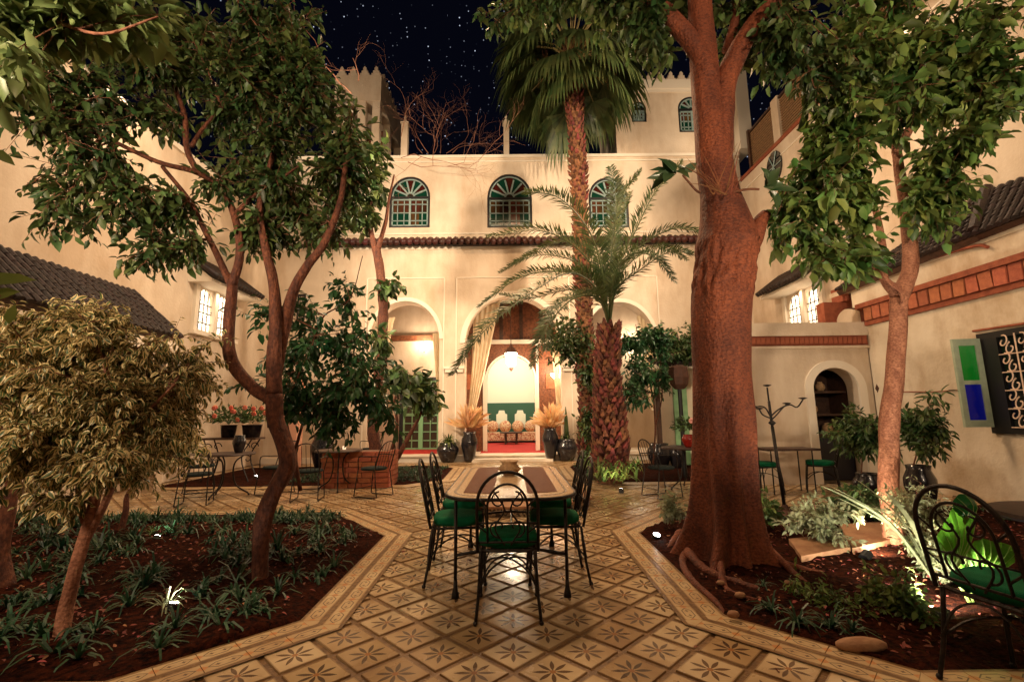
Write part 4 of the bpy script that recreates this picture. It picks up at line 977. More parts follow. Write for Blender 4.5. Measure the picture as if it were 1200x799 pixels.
def rrect(hx, hy, r, n=8, cx=-.01, cy=4.53):
    o = []
    for sx, sy, a0 in ((1, -1, -90), (1, 1, 0), (-1, 1, 90), (-1, -1, 180)):
        for k in range(n+1): a = R(a0+90*k/n); o.append((cx+sx*(hx-r)+r*math.cos(a), cy+sy*(hy-r)+r*math.sin(a)))
    return o
TZ = lambda u, d, w_: Vector((u, w_, .76+d))
q = MB(); q.prism(rrect(.49, 1.06, .28), TZ, -.022); q.build('tabletop', mcream, tbl)
q = MB(); q.tube([Vector((*p, .747)) for p in rrect(.498, 1.068, .285)+[rrect(.498, 1.068, .285)[0]]], .013, 6); q.build('rim', iron, tbl, smooth=True)
for s_ in (-1, 1):
    q = MB(); q.prism([(-.01+s_*.13, 3.64), (-.01+s_*.36, 3.70), (-.01+s_*.36, 5.36), (-.01+s_*.13, 5.42)][::s_], lambda u, d, w_: Vector((u, w_, .7605+d)), .0025); q.build('mosaic_stripe', mbrown, tbl)
q = MB(); o1, o2 = rrect(.44, 1.0, .24), rrect(.42, .98, .22)
for i in range(len(o1)):
    j = (i+1) % len(o1); q.face([(*o1[i], .7615), (*o1[j], .7615), (*o2[j], .7615), (*o2[i], .7615)])
q.build('mosaic_line', mgrey, tbl)
for x, y in ((-.43, 3.73), (.41, 3.73), (-.43, 5.08), (.41, 5.08)):
    q = MB(); q.tube([(x, y, .735), (x, y, .05)], .013, 8); q.lathe([(.014, .12), (.016, .07), (.026, .03), (.03, 0)][::-1], (x, y, 0), 10); q.build('leg', iron, tbl, smooth=True)
q = MB()
for y in (3.73, 5.08): q.tube([(-.43, y, .30), (-.2, y, .335), (0, y, .345), (.2, y, .335), (.41, y, .30)], .012, 6, smoothn=4)
q.tube([(-.01, 3.73, .345), (-.01, 5.08, .345)], .010, 6); q.build('stretcher', iron, tbl, smooth=True)
q = MB(); q.tube([(-.43, 3.73, .70), (.41, 3.73, .70), (.41, 5.08, .70), (-.43, 5.08, .70), (-.43, 3.73, .70)], .009, 5); q.build('apron', iron, tbl)
bp_ = G(597, 556, .763); bowl = thing('carved_pot', 'small carved clay pot with flared rim on the mosaic table', 'pot', bp_)
q = MB(); q.lathe([(.055, 0), (.085, .02), (.103, .05), (.10, .075), (.075, .10), (.072, .112), (.098, .135), (.092, .137), (.062, .11), (.02, .09)], bp_, 24); q.build('body', potclay, bowl, smooth=True)
q = MB()
for k in range(22): a = k*2*math.pi/22; q.ball((bp_[0]+.104*math.cos(a), bp_[1]+.104*math.sin(a), .763+.058), .010, 6)
q.build('beading', potclay, bowl, smooth=True)
# low fountain behind the table
fo = thing('low_fountain', 'low octagonal tiled fountain step behind the mosaic table', 'fountain', (.12, 7.55, 0))
q = MB(); fr_ = [(1.12*math.cos(R(22.5+45*k)), 1.12*math.sin(R(22.5+45*k))) for k in range(8)]; q.prism([(.12+x, 7.55+y) for x, y in fr_], lambda u, d, w_: Vector((u, w_, d)), .10); q.build('basin', mat('zellige', (.05, .03, .02), (.40, .28, .16), .3, 26, contrast=(.45, .55)), fo)
q = MB(); q.prism([(.12+x*1.03, 7.55+y*1.03) for x, y in fr_], lambda u, d, w_: Vector((u, w_, .101+d)), .03); q.build('coping', stone, fo)
# bistro chairs with sled bases
def make_bistro():
    r = thing('bistro_chair', '', 'chair', (0, 0, 0))
    for sx in (-1, 1):
        q = MB(); q.tube([(sx*.19, .18, .44), (sx*.21, .23, .02), (sx*.21, .20, .012), (sx*.21, -.22, .012), (sx*.21, -.25, .02), (sx*.19, -.18, .44)], .009, 6); q.build('leg', iron, r)
    q = MB(); q.tube([(-.21, .2, .14), (.21, .2, .14)], .006, 5); q.tube([(-.2, -.22, .14), (.2, -.22, .14)], .006, 5); q.build('stretcher', iron, r)
    q = MB(); q.lathe([(.03, 0), (.20, 0), (.225, .02), (.20, .045), (.03, .05)], (0, 0, .44), 20); q.build('seat', cushion_d, r, smooth=True)
    lean = lambda u, z: Vector((u, -.18-.30*max(0, z-.44), z))
    q = MB(); q.tube(arch_line(.20, .44, .72, .92, lean), .010, 6); q.build('back_frame', iron, r)
    for k in range(5):
        u = -.13+k*.065; q = MB(); q.tube([lean(u, .46), lean(u*1.05, .90-.9*u*u*4)], .005, 4); q.build('back_bar', iron, r)
    q = MB()
    for sx in (-1, 1): q.tube([(sx*.20, -.26, .68), (sx*.25, -.05, .68), (sx*.25, .12, .66), (sx*.20, .16, .45)], .009, 5, smoothn=3)
    q.build('armrest', iron, r)
    return r
def make_round_table(rad=.42, cloth=None):
    r = thing('round_table', '', 'table', (0, 0, 0))
    q = MB(); q.lathe([(.02, .70), (rad, .70), (rad+.012, .715), (rad, .735), (.02, .736)], (0, 0, 0), 28); q.build('tabletop', mat('table_slate', (.03, .016, .010), (.06, .03, .02), .55, 20), r, smooth=False)
    for k in range(3):
        a = k*2*math.pi/3+.4; c, s_ = math.cos(a), math.sin(a)
        q = MB(); q.tube([(c*.26, s_*.26, .70), (c*.12, s_*.12, .58), (c*.10, s_*.10, .38), (c*.16, s_*.16, .18), (c*.34, s_*.34, .05), (c*.36, s_*.36, .012)], .013, 6, smoothn=4); scroll(q, (.30, .62), .06, math.pi/2, -3.5, lambda u, z: Vector((c*u, s_*u, z)), .008); q.ball((c*.36, s_*.36, .02), .02, 6); q.build('leg', iron, r, smooth=True)
    return r
bc = make_bistro(); rtb = make_round_table()
def gz(x, y): p = G(x, y); return (p.x, p.y)
TS_ = 'round iron tables along the galleries'; CS_ = 'dark bistro chairs at the side tables'
tl = [(-4.95, 8.35, 'left round iron table carrying the small dark vase', None), (-3.22, 8.9, 'round iron table with a tea light beside the brick planter', None), (3.15, 8.6, 'round iron table with red flower pot right of the date palm', None)]
for i, (x, y, lab, _) in enumerate(tl): place(rtb, i == 0, (x, y, 0), .5*i, lab, TS_)
t4 = place(rtb, False, (3.38, 2.85, 0), .9, 'small round iron table cut off by the right edge of the photo', TS_, (1, 1, 1.0))
bl = [(-5.0, 7.65, R(20), 'sled-base bistro chair in front of the left round table'), (-4.2, 8.55, R(80), 'sled-base bistro chair on the right of the left round table'), (-3.35, 7.95, R(10), 'sled-base bistro chair in front of the brick planter'), (-2.35, 8.2, R(65), 'leaning bistro chair by the bed of low grass, left of the mosaic table'),
      (2.45, 7.85, R(-70), 'bistro chair right of the date palm facing the flower pot table'), (-5.75, 8.9, R(-60), 'bistro chair half hidden behind the variegated tree')]
for i, (x, y, a, lab) in enumerate(bl): place(bc, i == 0, (x, y, 0), a, lab, CS_)
# long narrow table and chairs before the pavilion
nt_ = thing('narrow_table', 'narrow dark iron table in front of the little pavilion', 'table', (5.0, 8.3, 0))
a = P(890, 528, 8.1); b_ = P(951, 529, 8.1)
q = MB(); q.bb(a.x, b_.x, 7.85, 8.35, .70, .735); q.build('tabletop', wooddark, nt_)
for x in (a.x+.08, b_.x-.12):
    for y in (7.9, 8.3): q = MB(); q.tube([(x, y, .70), (x, y, 0)], .012, 6); q.build('leg', iron, nt_)
place(dc, False, (b_.x+.12, 8.1, .0), R(60), 'iron chair with dark seat right of the narrow table by the pavilion door', CS_); place(dc, False, (a.x-.02, 8.05, 0), R(-75), 'iron chair left of the narrow table partly behind the big trunk', CS_)
# candelabra
cb = G(921, 606); ca = thing('floor_candelabra', 'tall wrought iron candle stand with curved arms in front of the pavilion', 'candelabra', cb)
Yc = cb.y; q = MB(); q.tube([cb+Vector((0, 0, .04)), P(905, 500, Yc)], .022, 8); q.tube([P(905, 500, Yc), P(901, 470, Yc)], .018, 8); q.tube([P(901, 470, Yc), P(899, 454, Yc)], .012, 6); q.build('stem', iron, ca, smooth=True)
q = MB(); q.box(cb+Vector((0, 0, .03)), (.30, .30, .05)); q.lathe([(.12, .05), (.06, .09), (.03, .16)], cb, 12); q.build('base', rust, ca)
for pts in ([(903, 488), (912, 480), (925, 474), (934, 477), (941, 468)], [(903, 488), (897, 478), (890, 476), (884, 478)], [(904, 492), (910, 486), (917, 478), (922, 474)], [(903, 490), (894, 486), (890, 480)]):
    q = MB(); pp = [P(x, y, Yc+random.uniform(-.05, .05)) for x, y in pts]; q.tube(pp, .010, 6, smoothn=4); e = pp[-1]; q.lathe([(.01, 0), (.05, .015), (.052, .022), (.012, .03)], e, 10); q.build('arm', iron, ca, smooth=True)
q = MB(); q.lathe([(.01, 0), (.05, .015), (.052, .022), (.012, .03)], P(899, 453, Yc), 10); q.lathe([(.02, 0), (.05, .03), (.02, .06)], P(905, 498, Yc), 10); q.build('drip_pan', iron, ca, smooth=True)
# brick planter
bpl = thing('brick_planter', 'low red brick planter box behind the left hand bistro chairs', 'planter', (-2.95, 8.2, 0))
mbx = MB(); mbx.bb(-3.62, -2.36, 9.12, 9.8, 0, .66); mbx.build('core', mat('mortar', (.20, .10, .06), None, .9), bpl)
bq = MB(); bq.box((0, 0, 0), (.235, .05, .085)); bqm = bq.mesh('brick', brickm)
for j in range(7):
    for i in range(6):
        o = bpy.data.objects.new('brick', bqm); col.objects.link(o); o.parent = bpl; x = -3.62+.12+i*.25+(-.06 if j % 2 else .06)*.6; o.location = Vector((min(max(x, -3.5), -2.47)+.001*i, 9.11+random.uniform(-.004, .004), .05+j*.097))-Vector(bpl['_o'])
    for i in range(3):
        o = bpy.data.objects.new('brick', bqm); col.objects.link(o); o.parent = bpl; o.location = Vector((-2.35+random.uniform(-.004, .004), 9.22+i*.245, .05+j*.097))-Vector(bpl['_o']); o.rotation_euler = (0, 0, math.pi/2)
# ================================================================== vegetation
def blob(px, py, Y, rx, ry, ns, dz=None, anc=None):
    k = Y/545
    return (tuple(P(px, py, Y)), (rx*k, (dz if dz is not None else (rx+ry)/2*k*1.1), ry*k), ns, tuple(P(*anc)) if anc else None)
def PP(lst, Y): return [P(q[0], q[1], q[2] if len(q) > 2 else Y) for q in lst]
# --- big dark leaved tree of the left bed
b0 = G(305, 682); t = thing('branching_tree', 'tall reddish tree with wide dark leafy crown rising from the left bed', 'tree', b0)
Y = b0.y
limbs = [([b0-Vector((0, 0, .05))]+PP([(304, 655), (309, 610), (322, 575), (337, 545), (331, 515), (322, 490), (321, 462)], Y), 0.063, 0.072),
 (PP([(322, 500), (318, 470), (297, 455), (273, 425), (268, 385), (272, 335)], Y), 0.061, 0.045),
 (PP([(272, 338), (255, 300), (240, 270, 4.0), (222, 235, 3.9), (190, 195, 3.8)], Y), 0.032, 0.016),
 (PP([(272, 335), (281, 300), (277, 260), (262, 225), (232, 203, 3.9), (185, 190, 3.7), (120, 160, 3.5), (40, 125, 3.3)], Y), 0.040, 0.010),
 (PP([(232, 203, 3.95), (219, 175), (216, 135), (200, 92), (176, 45), (150, 0)], 3.9), 0.029, 0.013),
 (PP([(224, 172, 3.9), (240, 148), (270, 118), (300, 105), (341, 84)], 4.0), 0.019, 0.009),
 (PP([(277, 250), (300, 228), (325, 212), (350, 195)], Y), 0.022, 0.010),
 (PP([(321, 462), (322, 420), (323, 380), (320, 330), (312, 295), (305, 240), (320, 180)], Y), 0.068, 0.022),
 (PP([(322, 440), (332, 390), (342, 345), (360, 312), (380, 285), (398, 240), (405, 190)], Y+.1), 0.061, 0.022)]
bl_ = [blob(30, 60, 3.3, 80, 58, 10), blob(110, 95, 3.6, 87, 58, 7), blob(190, 50, 3.7, 80, 58, 11), blob(270, 40, 3.9, 75, 52, 11), blob(60, 150, 3.4, 69, 35, 3),
 blob(330, 60, 4.0, 69, 58, 10), blob(300, 120, 4.1, 64, 52, 9), blob(370, 110, 4.3, 52, 52, 9), blob(400, 160, 4.5, 46, 52, 10), blob(400, 220, 4.6, 44, 52, 11), blob(350, 170, 4.3, 46, 40, 8),
 blob(345, 240, 4.3, 46, 40, 9), blob(150, 130, 3.7, 69, 40, 3), blob(170, 255, 3.8, 69, 40, 6), blob(100, 235, 3.6, 58, 40, 6), blob(75, 260, 3.6, 40, 32, 3), blob(185, 300, 3.9, 52, 26, 4),
 blob(245, 110, 4.0, 58, 46, 4), blob(310, 270, 4.3, 30, 26, 6), blob(270, 200, 4.1, 35, 35, 3), blob(380, 270, 4.5, 35, 23, 3), blob(330, 5, 4.0, 80, 32, 8), blob(95, 20, 3.2, 104, 35, 8)]
n1 = tree(t, limbs, bl_, dict(L=.088, W=.46, n=6, tw=3, tl=.23, droop=.35), bark, leafA)
# lower hanging foliage in front of the gallery
t = thing('glossy_shrub_tree', 'small glossy leaved tree with thin stems in front of the left gallery arch', 'tree', P(352, 560, 5.4))
tree(t, [(PP([(352, 575), (345, 530), (336, 490), (350, 440), (365, 400)], 5.4), .022, .010), (PP([(345, 530), (362, 480), (395, 450), (440, 425)], 5.4), .018, .008), (PP([(362, 490), (390, 470), (430, 452)], 5.4), .014, .007), (PP([(365, 405), (380, 370), (410, 350), (425, 300)], 5.4), .012, .004)],
 [blob(375, 395, 5.4, 50, 43, 6), blob(425, 415, 5.4, 60, 41, 6), blob(385, 445, 5.3, 54, 36, 5), blob(320, 420, 5.2, 41, 34, 4), blob(450, 450, 5.4, 50, 39, 5), blob(345, 460, 5.3, 32, 24, 4), blob(390, 490, 5.3, 32, 22, 4), blob(412, 350, 5.6, 26, 22, 2), blob(300, 360, 5.0, 17, 15, 2), blob(440, 490, 5.5, 26, 17, 2), blob(360, 360, 5.5, 24, 18, 2)],
 dict(L=.10, W=.48, n=6, tw=2, tl=.26, droop=.5), bark, leafC, r_sub=.006)
# --- variegated trees
def variegated():
    m = bpy.data.materials.new('leaf_variegated'); m.use_nodes = True; t = m.node_tree; b = t.nodes['Principled BSDF']; L = t.links.new
    uv = t.nodes.new('ShaderNodeUVMap'); s = t.nodes.new('ShaderNodeSeparateXYZ'); L(uv.outputs[0], s.inputs[0])
    def M(op, a, c):
        n = t.nodes.new('ShaderNodeMath'); n.operation = op
        for i, q in enumerate((a, c)):
            if isinstance(q, (int, float)): n.inputs[i].default_value = q
            else: L(q, n.inputs[i])
        return n.outputs[0]
    gi = t.nodes.new('ShaderNodeNewGeometry'); x = M('ABSOLUTE', M('SUBTRACT', s.outputs[0], .5), 0)
    x = M('ADD', x, M('MULTIPLY', M('ABSOLUTE', M('SUBTRACT', s.outputs[1], .45), 0), .35)); x = M('ADD', x, M('MULTIPLY', M('SUBTRACT', gi.outputs['Random Per Island'], .5), .22))
    r = t.nodes.new('ShaderNodeValToRGB'); L(x, r.inputs[0]); e = r.color_ramp.elements; e[0].position = .20; e[0].color = (.07, .11, .03, 1); e[1].position = .27; e[1].color = (.70, .55, .27, 1)
    L(r.outputs[0], b.inputs['Base Color']); b.inputs['Roughness'].default_value = .42
    tr = t.nodes.new('ShaderNodeBsdfTranslucent'); L(r.outputs[0], tr.inputs[0]); ms = t.nodes.new('ShaderNodeMixShader'); ms.inputs[0].default_value = .25
    L(b.outputs[0], ms.inputs[1]); L(tr.outputs[0], ms.inputs[2]); L(ms.outputs[0], t.nodes['Material Output'].inputs[0]); return m
vleaf = variegated()
b0 = G(70, 750); t = thing('variegated_tree', 'small tree with cream edged leaves and forked leaning trunk at the front left', 'tree', b0); Y = 3.19
tree(t, [([b0]+PP([(76, 715), (88, 670), (97, 640), (108, 600), (113, 565)], Y), .042, .030), (PP([(97, 640), (118, 600), (132, 565), (140, 520), (150, 470)], Y), .028, .012), (PP([(100, 612), (93, 580), (92, 545), (80, 500), (60, 450)], Y), .024, .010), (PP([(113, 570), (118, 540), (120, 500), (125, 440), (110, 390)], Y), .024, .010), (PP([(140, 520), (175, 480), (205, 450)], Y+.1), .014, .008)],
 [blob(60, 400, 3.2, 80, 52, 19), blob(20, 450, 3.1, 59, 63, 14), blob(110, 400, 3.3, 67, 50, 14), blob(120, 465, 3.2, 73, 52, 19), blob(60, 500, 3.1, 80, 50, 16), blob(170, 430, 3.5, 59, 48, 12), blob(25, 545, 3.0, 59, 35, 9), blob(115, 530, 3.1, 59, 35, 10), blob(175, 490, 3.4, 53, 38, 10), blob(218, 430, 3.8, 46, 35, 10), blob(185, 535, 3.3, 53, 28, 5), blob(75, 368, 3.3, 51, 22, 5), blob(225, 470, 3.7, 34, 30, 5), blob(60, 590, 3.0, 40, 15, 2)],
 dict(L=.052, W=.5, n=8, tw=3, tl=.15, droop=.5, curl=1.3), bark2, vleaf, r_sub=.006)
b1 = G(8, 690); t = thing('slim_tree', 'thick pale stem of a tree standing at the far left edge of the left bed', 'tree', b1)
tree(t, [([b1]+PP([(2, 650), (10, 600), (14, 555), (5, 500), (12, 440)], b1.y), .055, .035)], [blob(10, 430, b1.y, 35, 40, 8), blob(20, 480, b1.y, 30, 30, 6)], dict(L=.075, W=.5, n=5, tw=2, tl=.12, droop=.5), bark, vleaf, r_sub=.006)
b2 = G(140, 625); t = thing('crooked_shrub', 'thin crooked stemmed shrub at the back of the left bed beside the small ground light', 'shrub', b2)
tree(t, [([b2]+PP([(147, 600), (150, 580), (165, 560), (178, 530), (190, 490)], b2.y), .035, .015)], [blob(195, 500, b2.y, 26, 24, 9), blob(175, 530, b2.y, 22, 16, 6), blob(215, 520, b2.y, 22, 18, 6)], dict(L=.10, W=.5, n=5, tw=2, tl=.15, droop=.5), bark, vleaf, r_sub=.007)
# --- second slim tree before the gallery and leafless branches
b3 = G(452, 558); t = thing('slender_tree', 'slender bare trunk with forked top standing by the left gallery arch', 'tree', b3); Y = b3.y
tree(t, [([b3]+PP([(441, 530), (437, 480), (446, 430), (449, 370), (446, 320), (440, 290)], Y), .14, .10), (PP([(440, 295), (434, 262), (437, 225), (432, 190)], Y), .07, .03), (PP([(442, 295), (452, 260), (455, 238), (462, 205)], Y), .06, .02), ([b3]+PP([(470, 528), (488, 495), (503, 462)], Y-.3), .07, .02), ([b3]+PP([(465, 500), (462, 470), (478, 440)], Y-.2), .04, .02)],
 [blob(432, 200, Y-.5, 22, 40, 12), blob(418, 245, Y-.5, 20, 26, 9), blob(440, 395, Y-.6, 14, 10, 2), blob(462, 335, Y, 8, 5, 2), blob(475, 450, Y-1, 26, 24, 8), blob(500, 470, Y-.5, 16, 12, 3)], dict(L=.22, W=.5, n=5, tw=2, tl=.3, droop=.5), bark, leafA, r_sub=.012)
def bare(name, label, cat, base, starts, seed, spread=.5, depth=4, L0=.5, r0=.012):
    rs = random.Random(seed); root = thing(name, label, cat, base); mb = MB()
    def grow(p, d, L, r, k):
        nonlocal mb
        pts = [p]; q = p; dd = d
        for i in range(4):
            dd = (dd+Vector((rs.gauss(0, .22), rs.gauss(0, .18), rs.gauss(0, .18)))).normalized(); q = q+dd*L/4; pts.append(q)
            if k > 0 and i > 0 and rs.random() < .85:
                nd = (dd+Vector((rs.gauss(0, spread), rs.gauss(0, spread*.7), rs.gauss(0, spread)))).normalized(); grow(q, nd, L*.7, r*.62, k-1)
        mb.tube(pts, r, 4, r*.5, cap=False)
    for p, d, L in starts:
        mb = MB(); grow(P(*p), Vector(d).normalized(), L, r0, depth); mb.build('branch', mat('bare_twig', (.24, .10, .06), (.34, .16, .10), .8, 12), root)
    return root
bare('bare_creeper', 'leafless creeper branches arching over the left upper window', 'climber', P(478, 200, 13.4), [((470, 185, 13.4), (1, -.1, -.1), 1.9), ((478, 190, 13.4), (1, -.1, -.5), 1.8), ((470, 160, 13.6), (.3, -.1, 1), 1.3)], 5, r0=.014)
bare('bare_shrub', 'twiggy reddish shrub growing behind the roof parapet between the pillars', 'shrub', P(500, 178, 14.7), [((495+i*7, 180, 14.7), ((i-2)*.4, 0, 1), 1.1) for i in range(6)], 9, r0=.013)
bare('bare_branches', 'bare curved branches against the night sky above the left turret', 'climber', P(405, 130, 9.5), [((412, 110, 9.5), (-.5, 0, 1), 1.1), ((420, 95, 9.5), (.1, 0, 1), .8), ((400, 100, 9.5), (-.8, 0, 1), 1.1)], 12, spread=.4, depth=3, r0=.013)
# --- big fig tree in the right bed
b4 = Vector((P(850, 640, 4.5).x, 4.5, 0)); t = thing('big_fig_tree', 'huge smooth reddish tree trunk with flared roots in the right bed', 'tree', b4)
Yt = 4.55; mb = MB()
prof = [(850, 672, 46), (850, 650, 42), (851, 620, 38.5), (851, 585, 36.5), (850, 540, 35.5), (849, 490, 35), (846, 440, 35), (845, 390, 36), (846, 345, 37.5), (850, 310, 38), (851, 285, 40), (850, 262, 34), (844, 230, 26), (838, 195, 24), (833, 150, 22), (828, 110, 20), (824, 60, 19), (821, 20, 17), (818, -40, 15)]
pc = [P(x, y, Yt) for x, y, w_ in prof]; pc[0].z = -.04; rr_ = [w_*.925*Yt/545 for x, y, w_ in prof]
cc = catmull(pc, 9); rc = [r for r in np.interp(np.linspace(0, len(rr_)-1, len(cc)), range(len(rr_)), rr_)]
nn_ = 96; i0 = 0
for k, (p, r) in enumerate(zip(cc, rc)):
    fl = max(0, 1-(p.z+.05)/1.25)
    for j in range(nn_):
        th = 2*math.pi*j/nn_; lob = 0; lf = max(0, 1-(p.z+.05)/1.9)
        for (ta, wa, aa) in ((-2.25, .30, .9), (-1.5, .26, .75), (-.62, .30, 1.1), (.5, .4, 1.0), (1.7, .5, 1.0), (2.75, .34, 1.2)):
            dth = (th-ta+.12*math.sin(p.z*3+ta)+math.pi) % (2*math.pi)-math.pi; e_ = math.exp(-(dth/(wa*.85))**2); lob += aa*e_*(.46*lf**.8+.34*fl**4.5)
        lob -= .35*lf**.7
        nz = mn.noise(Vector((math.cos(th)*1.7, math.sin(th)*1.7, p.z*1.1)))*.07 + mn.noise(Vector((math.cos(th)*5, math.sin(th)*5, p.z*3+4)))*.022
        if 2.4 < p.z < 3.1: nz += mn.noise(Vector((math.cos(th)*6, math.sin(th)*6, p.z*7)))*.17*math.sin((p.z-2.4)/.7*math.pi)
        q = r*(1+lob+nz); mb.v.append((p.x+q*math.cos(th), p.y+q*math.sin(th)*.92, p.z))
for k in range(len(cc)-1):
    for j in range(nn_): mb.f.append((k*nn_+j, k*nn_+(j+1) % nn_, (k+1)*nn_+(j+1) % nn_, (k+1)*nn_+j)); mb.m.append(0)
rf = lambda u, th, p: 1+.10*mn.noise(Vector((p.x*4+math.cos(th), p.y*4+math.sin(th), p.z*4)))
mb.tube(PP([(830, 95), (819, 62), (792, 28), (758, -8), (735, -40)], Yt-.05), .115, 14, .08, smoothn=5, rfun=rf)
mb.tube(PP([(840, 200), (845, 140), (852, 90), (880, 35), (912, -5), (940, -50)], Yt), .15, 16, .07, smoothn=5, rfun=rf)
mb.tube(PP([(852, 60), (862, 20), (866, -30)], Yt+.2), .06, 10, .04, smoothn=4, rfun=rf)
mb.tube(PP([(862, 300), (880, 285), (890, 262), (898, 250)], Yt-.05), .13, 12, .05, smoothn=4, rfun=rf)
mb.build('trunk', bark_red, t, smooth=True)
for i, (pts, r) in enumerate(((([(812, 640), (800, 660), (812, 683), (838, 707), (852, 722)]), .035), (([(806, 655), (830, 672), (880, 690), (930, 700)]), .04), (([(880, 640), (905, 658), (935, 668), (975, 672)]), .06), (([(798, 632), (785, 642), (778, 650)]), .035), (([(845, 665), (850, 690), (880, 705), (905, 700)]), .028), (([(900, 650), (950, 690), (985, 690)]), .03))):
    q = MB(); pp = [G(x, y)+Vector((0, 0, .016)) for x, y in pts]; pp[0].z = .07; pp[-1].z = -.02; q.tube(pp, r*1.15, 10, r*.35, smoothn=6, rfun=lambda u, th, p: 1+.5*mn.noise(Vector((p.x*9, p.y*9, th)))); q.build('root', bark_red, t, smooth=True)
cb_ = [blob(600, -5, 5.4, 47, 19, 7, anc=(735, -40, 4.6)), blob(650, -8, 5.2, 47, 21, 7, anc=(735, -40, 4.6)), blob(705, -2, 5.0, 38, 22, 7, anc=(745, -20, 4.6)), blob(760, 50, 4.7, 29, 32, 8, anc=(758, 0, 4.5)), 
 blob(800, 0, 4.9, 42, 21, 6), blob(880, 5, 4.8, 42, 21, 6), blob(930, 50, 4.3, 42, 32, 10, anc=(912, -5, 4.5)), blob(975, 95, 4.2, 30, 24, 7, anc=(912, -5, 4.5)), blob(575, 15, 5.4, 19, 15, 3, anc=(735, -40, 4.6)), blob(868, 60, 4.9, 15, 13, 2), blob(735, 5, 4.9, 36, 20, 6, anc=(745, -20, 4.6))]
tree(t, [], cb_, dict(L=.13, W=.46, n=5, tw=3, tl=.24, droop=.5), bark, leafA, r_sub=.008)
# epiphytes growing on the trunk
for lab, c, n_, s_ in (('rubbery leaved epiphyte sticking out left from the big trunk', (800, 205), 9, -1), ('rubbery leaved epiphyte growing on the right knob of the big trunk', (890, 222), 10, 1)):
    cx = P(c[0], c[1], 4.25); e = thing('epiphyte_plant', lab, 'plant', cx); q = MB(); q.tube([P(838+s_*18, 226, 4.4), P((c[0]+845)/2+s_*8, 222, 4.3), cx], .012, 6, smoothn=4); q.build('stem', twigm, e)
    for k in range(n_):
        a = 2*math.pi*k/n_+random.uniform(-.5, .5); D = np.array([[math.cos(a)*.9+s_*.5, random.uniform(-.9, .3), math.sin(a)*.8+.1]]); cx = cx+Vector((s_*.012, random.uniform(-.03, .03), random.uniform(-.025, .03)))
        leaf_mesh('leaf', np.array([list(cx)])+unit(D)*.03, D, np.array([[.1, -1, .3]])+rng.normal(size=(1, 3))*.3, np.array([random.uniform(.13, .26)]), np.array([random.uniform(.085, .12)]), leafD, e, random.uniform(.2, 1.2))
sp_ = thing('dry_air_plant', 'spiky dry strap leaved plant lodged in the fork of the big trunk', 'plant', P(845, 225, 4.2)); q = MB()
for k in range(16):
    a = math.pi*(.05+.9*random.random()); l = random.uniform(.2, .55); p = P(845+random.uniform(-10, 14), 228, 4.22); d = Vector((math.cos(a), -.25, math.sin(a))); q.tube([p, p+d*l*.6, p+d*l+Vector((0, 0, -.05))], .007, 4, .001, cap=False)
q.build('blade', deadm, sp_)
# --- smaller ficus on the right
b5 = G(1049, 640); t = thing('pale_trunk_ficus', 'slim pale trunked ficus with bright green crown in front of the right building', 'tree', b5); Y = b5.y
def exr(mb):
    for k in range(6): mb.tube(PP([(1035+k*3, 322+k*3), (1045+k*2, 335), (1062-k, 345+k*2)], Y-.1), .016, 6, .01, smoothn=3)
tree(t, [([b5]+PP([(1046, 600), (1040, 560), (1043, 500), (1048, 440), (1052, 380), (1055, 348)], Y), .095, .078), (PP([(1054, 350), (1066, 318), (1064, 270), (1058, 220), (1050, 175)], Y), .085, .045), (PP([(1050, 345), (1036, 325), (1034, 290), (1027, 250), (1012, 215)], Y), .045, .026), (PP([(1050, 178), (1070, 145), (1092, 122), (1112, 112)], Y-.1), .045, .03), (PP([(1050, 178), (1040, 140), (1030, 95), (1040, 40)], Y), .035, .014), (PP([(1112, 112), (1150, 100), (1195, 80)], Y-.3), .02, .010), (PP([(1060, 250), (1085, 205), (1110, 190)], Y-.2), .018, .008), (PP([(1012, 215), (985, 190), (950, 180)], Y-.2), .018, .008)],
 [blob(932, 242, 4.4, 36, 20, 5), blob(960, 230, 4.4, 50, 37, 9), blob(935, 275, 4.5, 37, 26, 6), blob(968, 285, 4.6, 34, 26, 9), blob(992, 235, 4.5, 26, 30, 5), blob(985, 185, 4.4, 34, 28, 7), blob(1000, 130, 4.4, 55, 37, 9), blob(1010, 60, 4.3, 61, 44, 11), blob(1080, 60, 4.4, 55, 44, 9), blob(1050, 110, 4.3, 44, 33, 5), blob(1140, 70, 4.2, 55, 44, 9), blob(1190, 90, 4.0, 38, 50, 6), blob(1150, 20, 4.2, 66, 33, 6), blob(1098, 238, 4.6, 26, 18, 4), blob(1115, 225, 4.5, 31, 22, 2), blob(1130, 150, 4.3, 37, 22, 2), blob(1175, 150, 4.1, 33, 29, 2), blob(1105, 160, 4.4, 29, 20, 2), blob(1010, 5, 4.3, 66, 24, 5), blob(950, 310, 4.6, 22, 15, 2)],
 dict(L=.135, W=.50, n=5, tw=3, tl=.24, droop=.45), bark2, leafB, extra=exr)
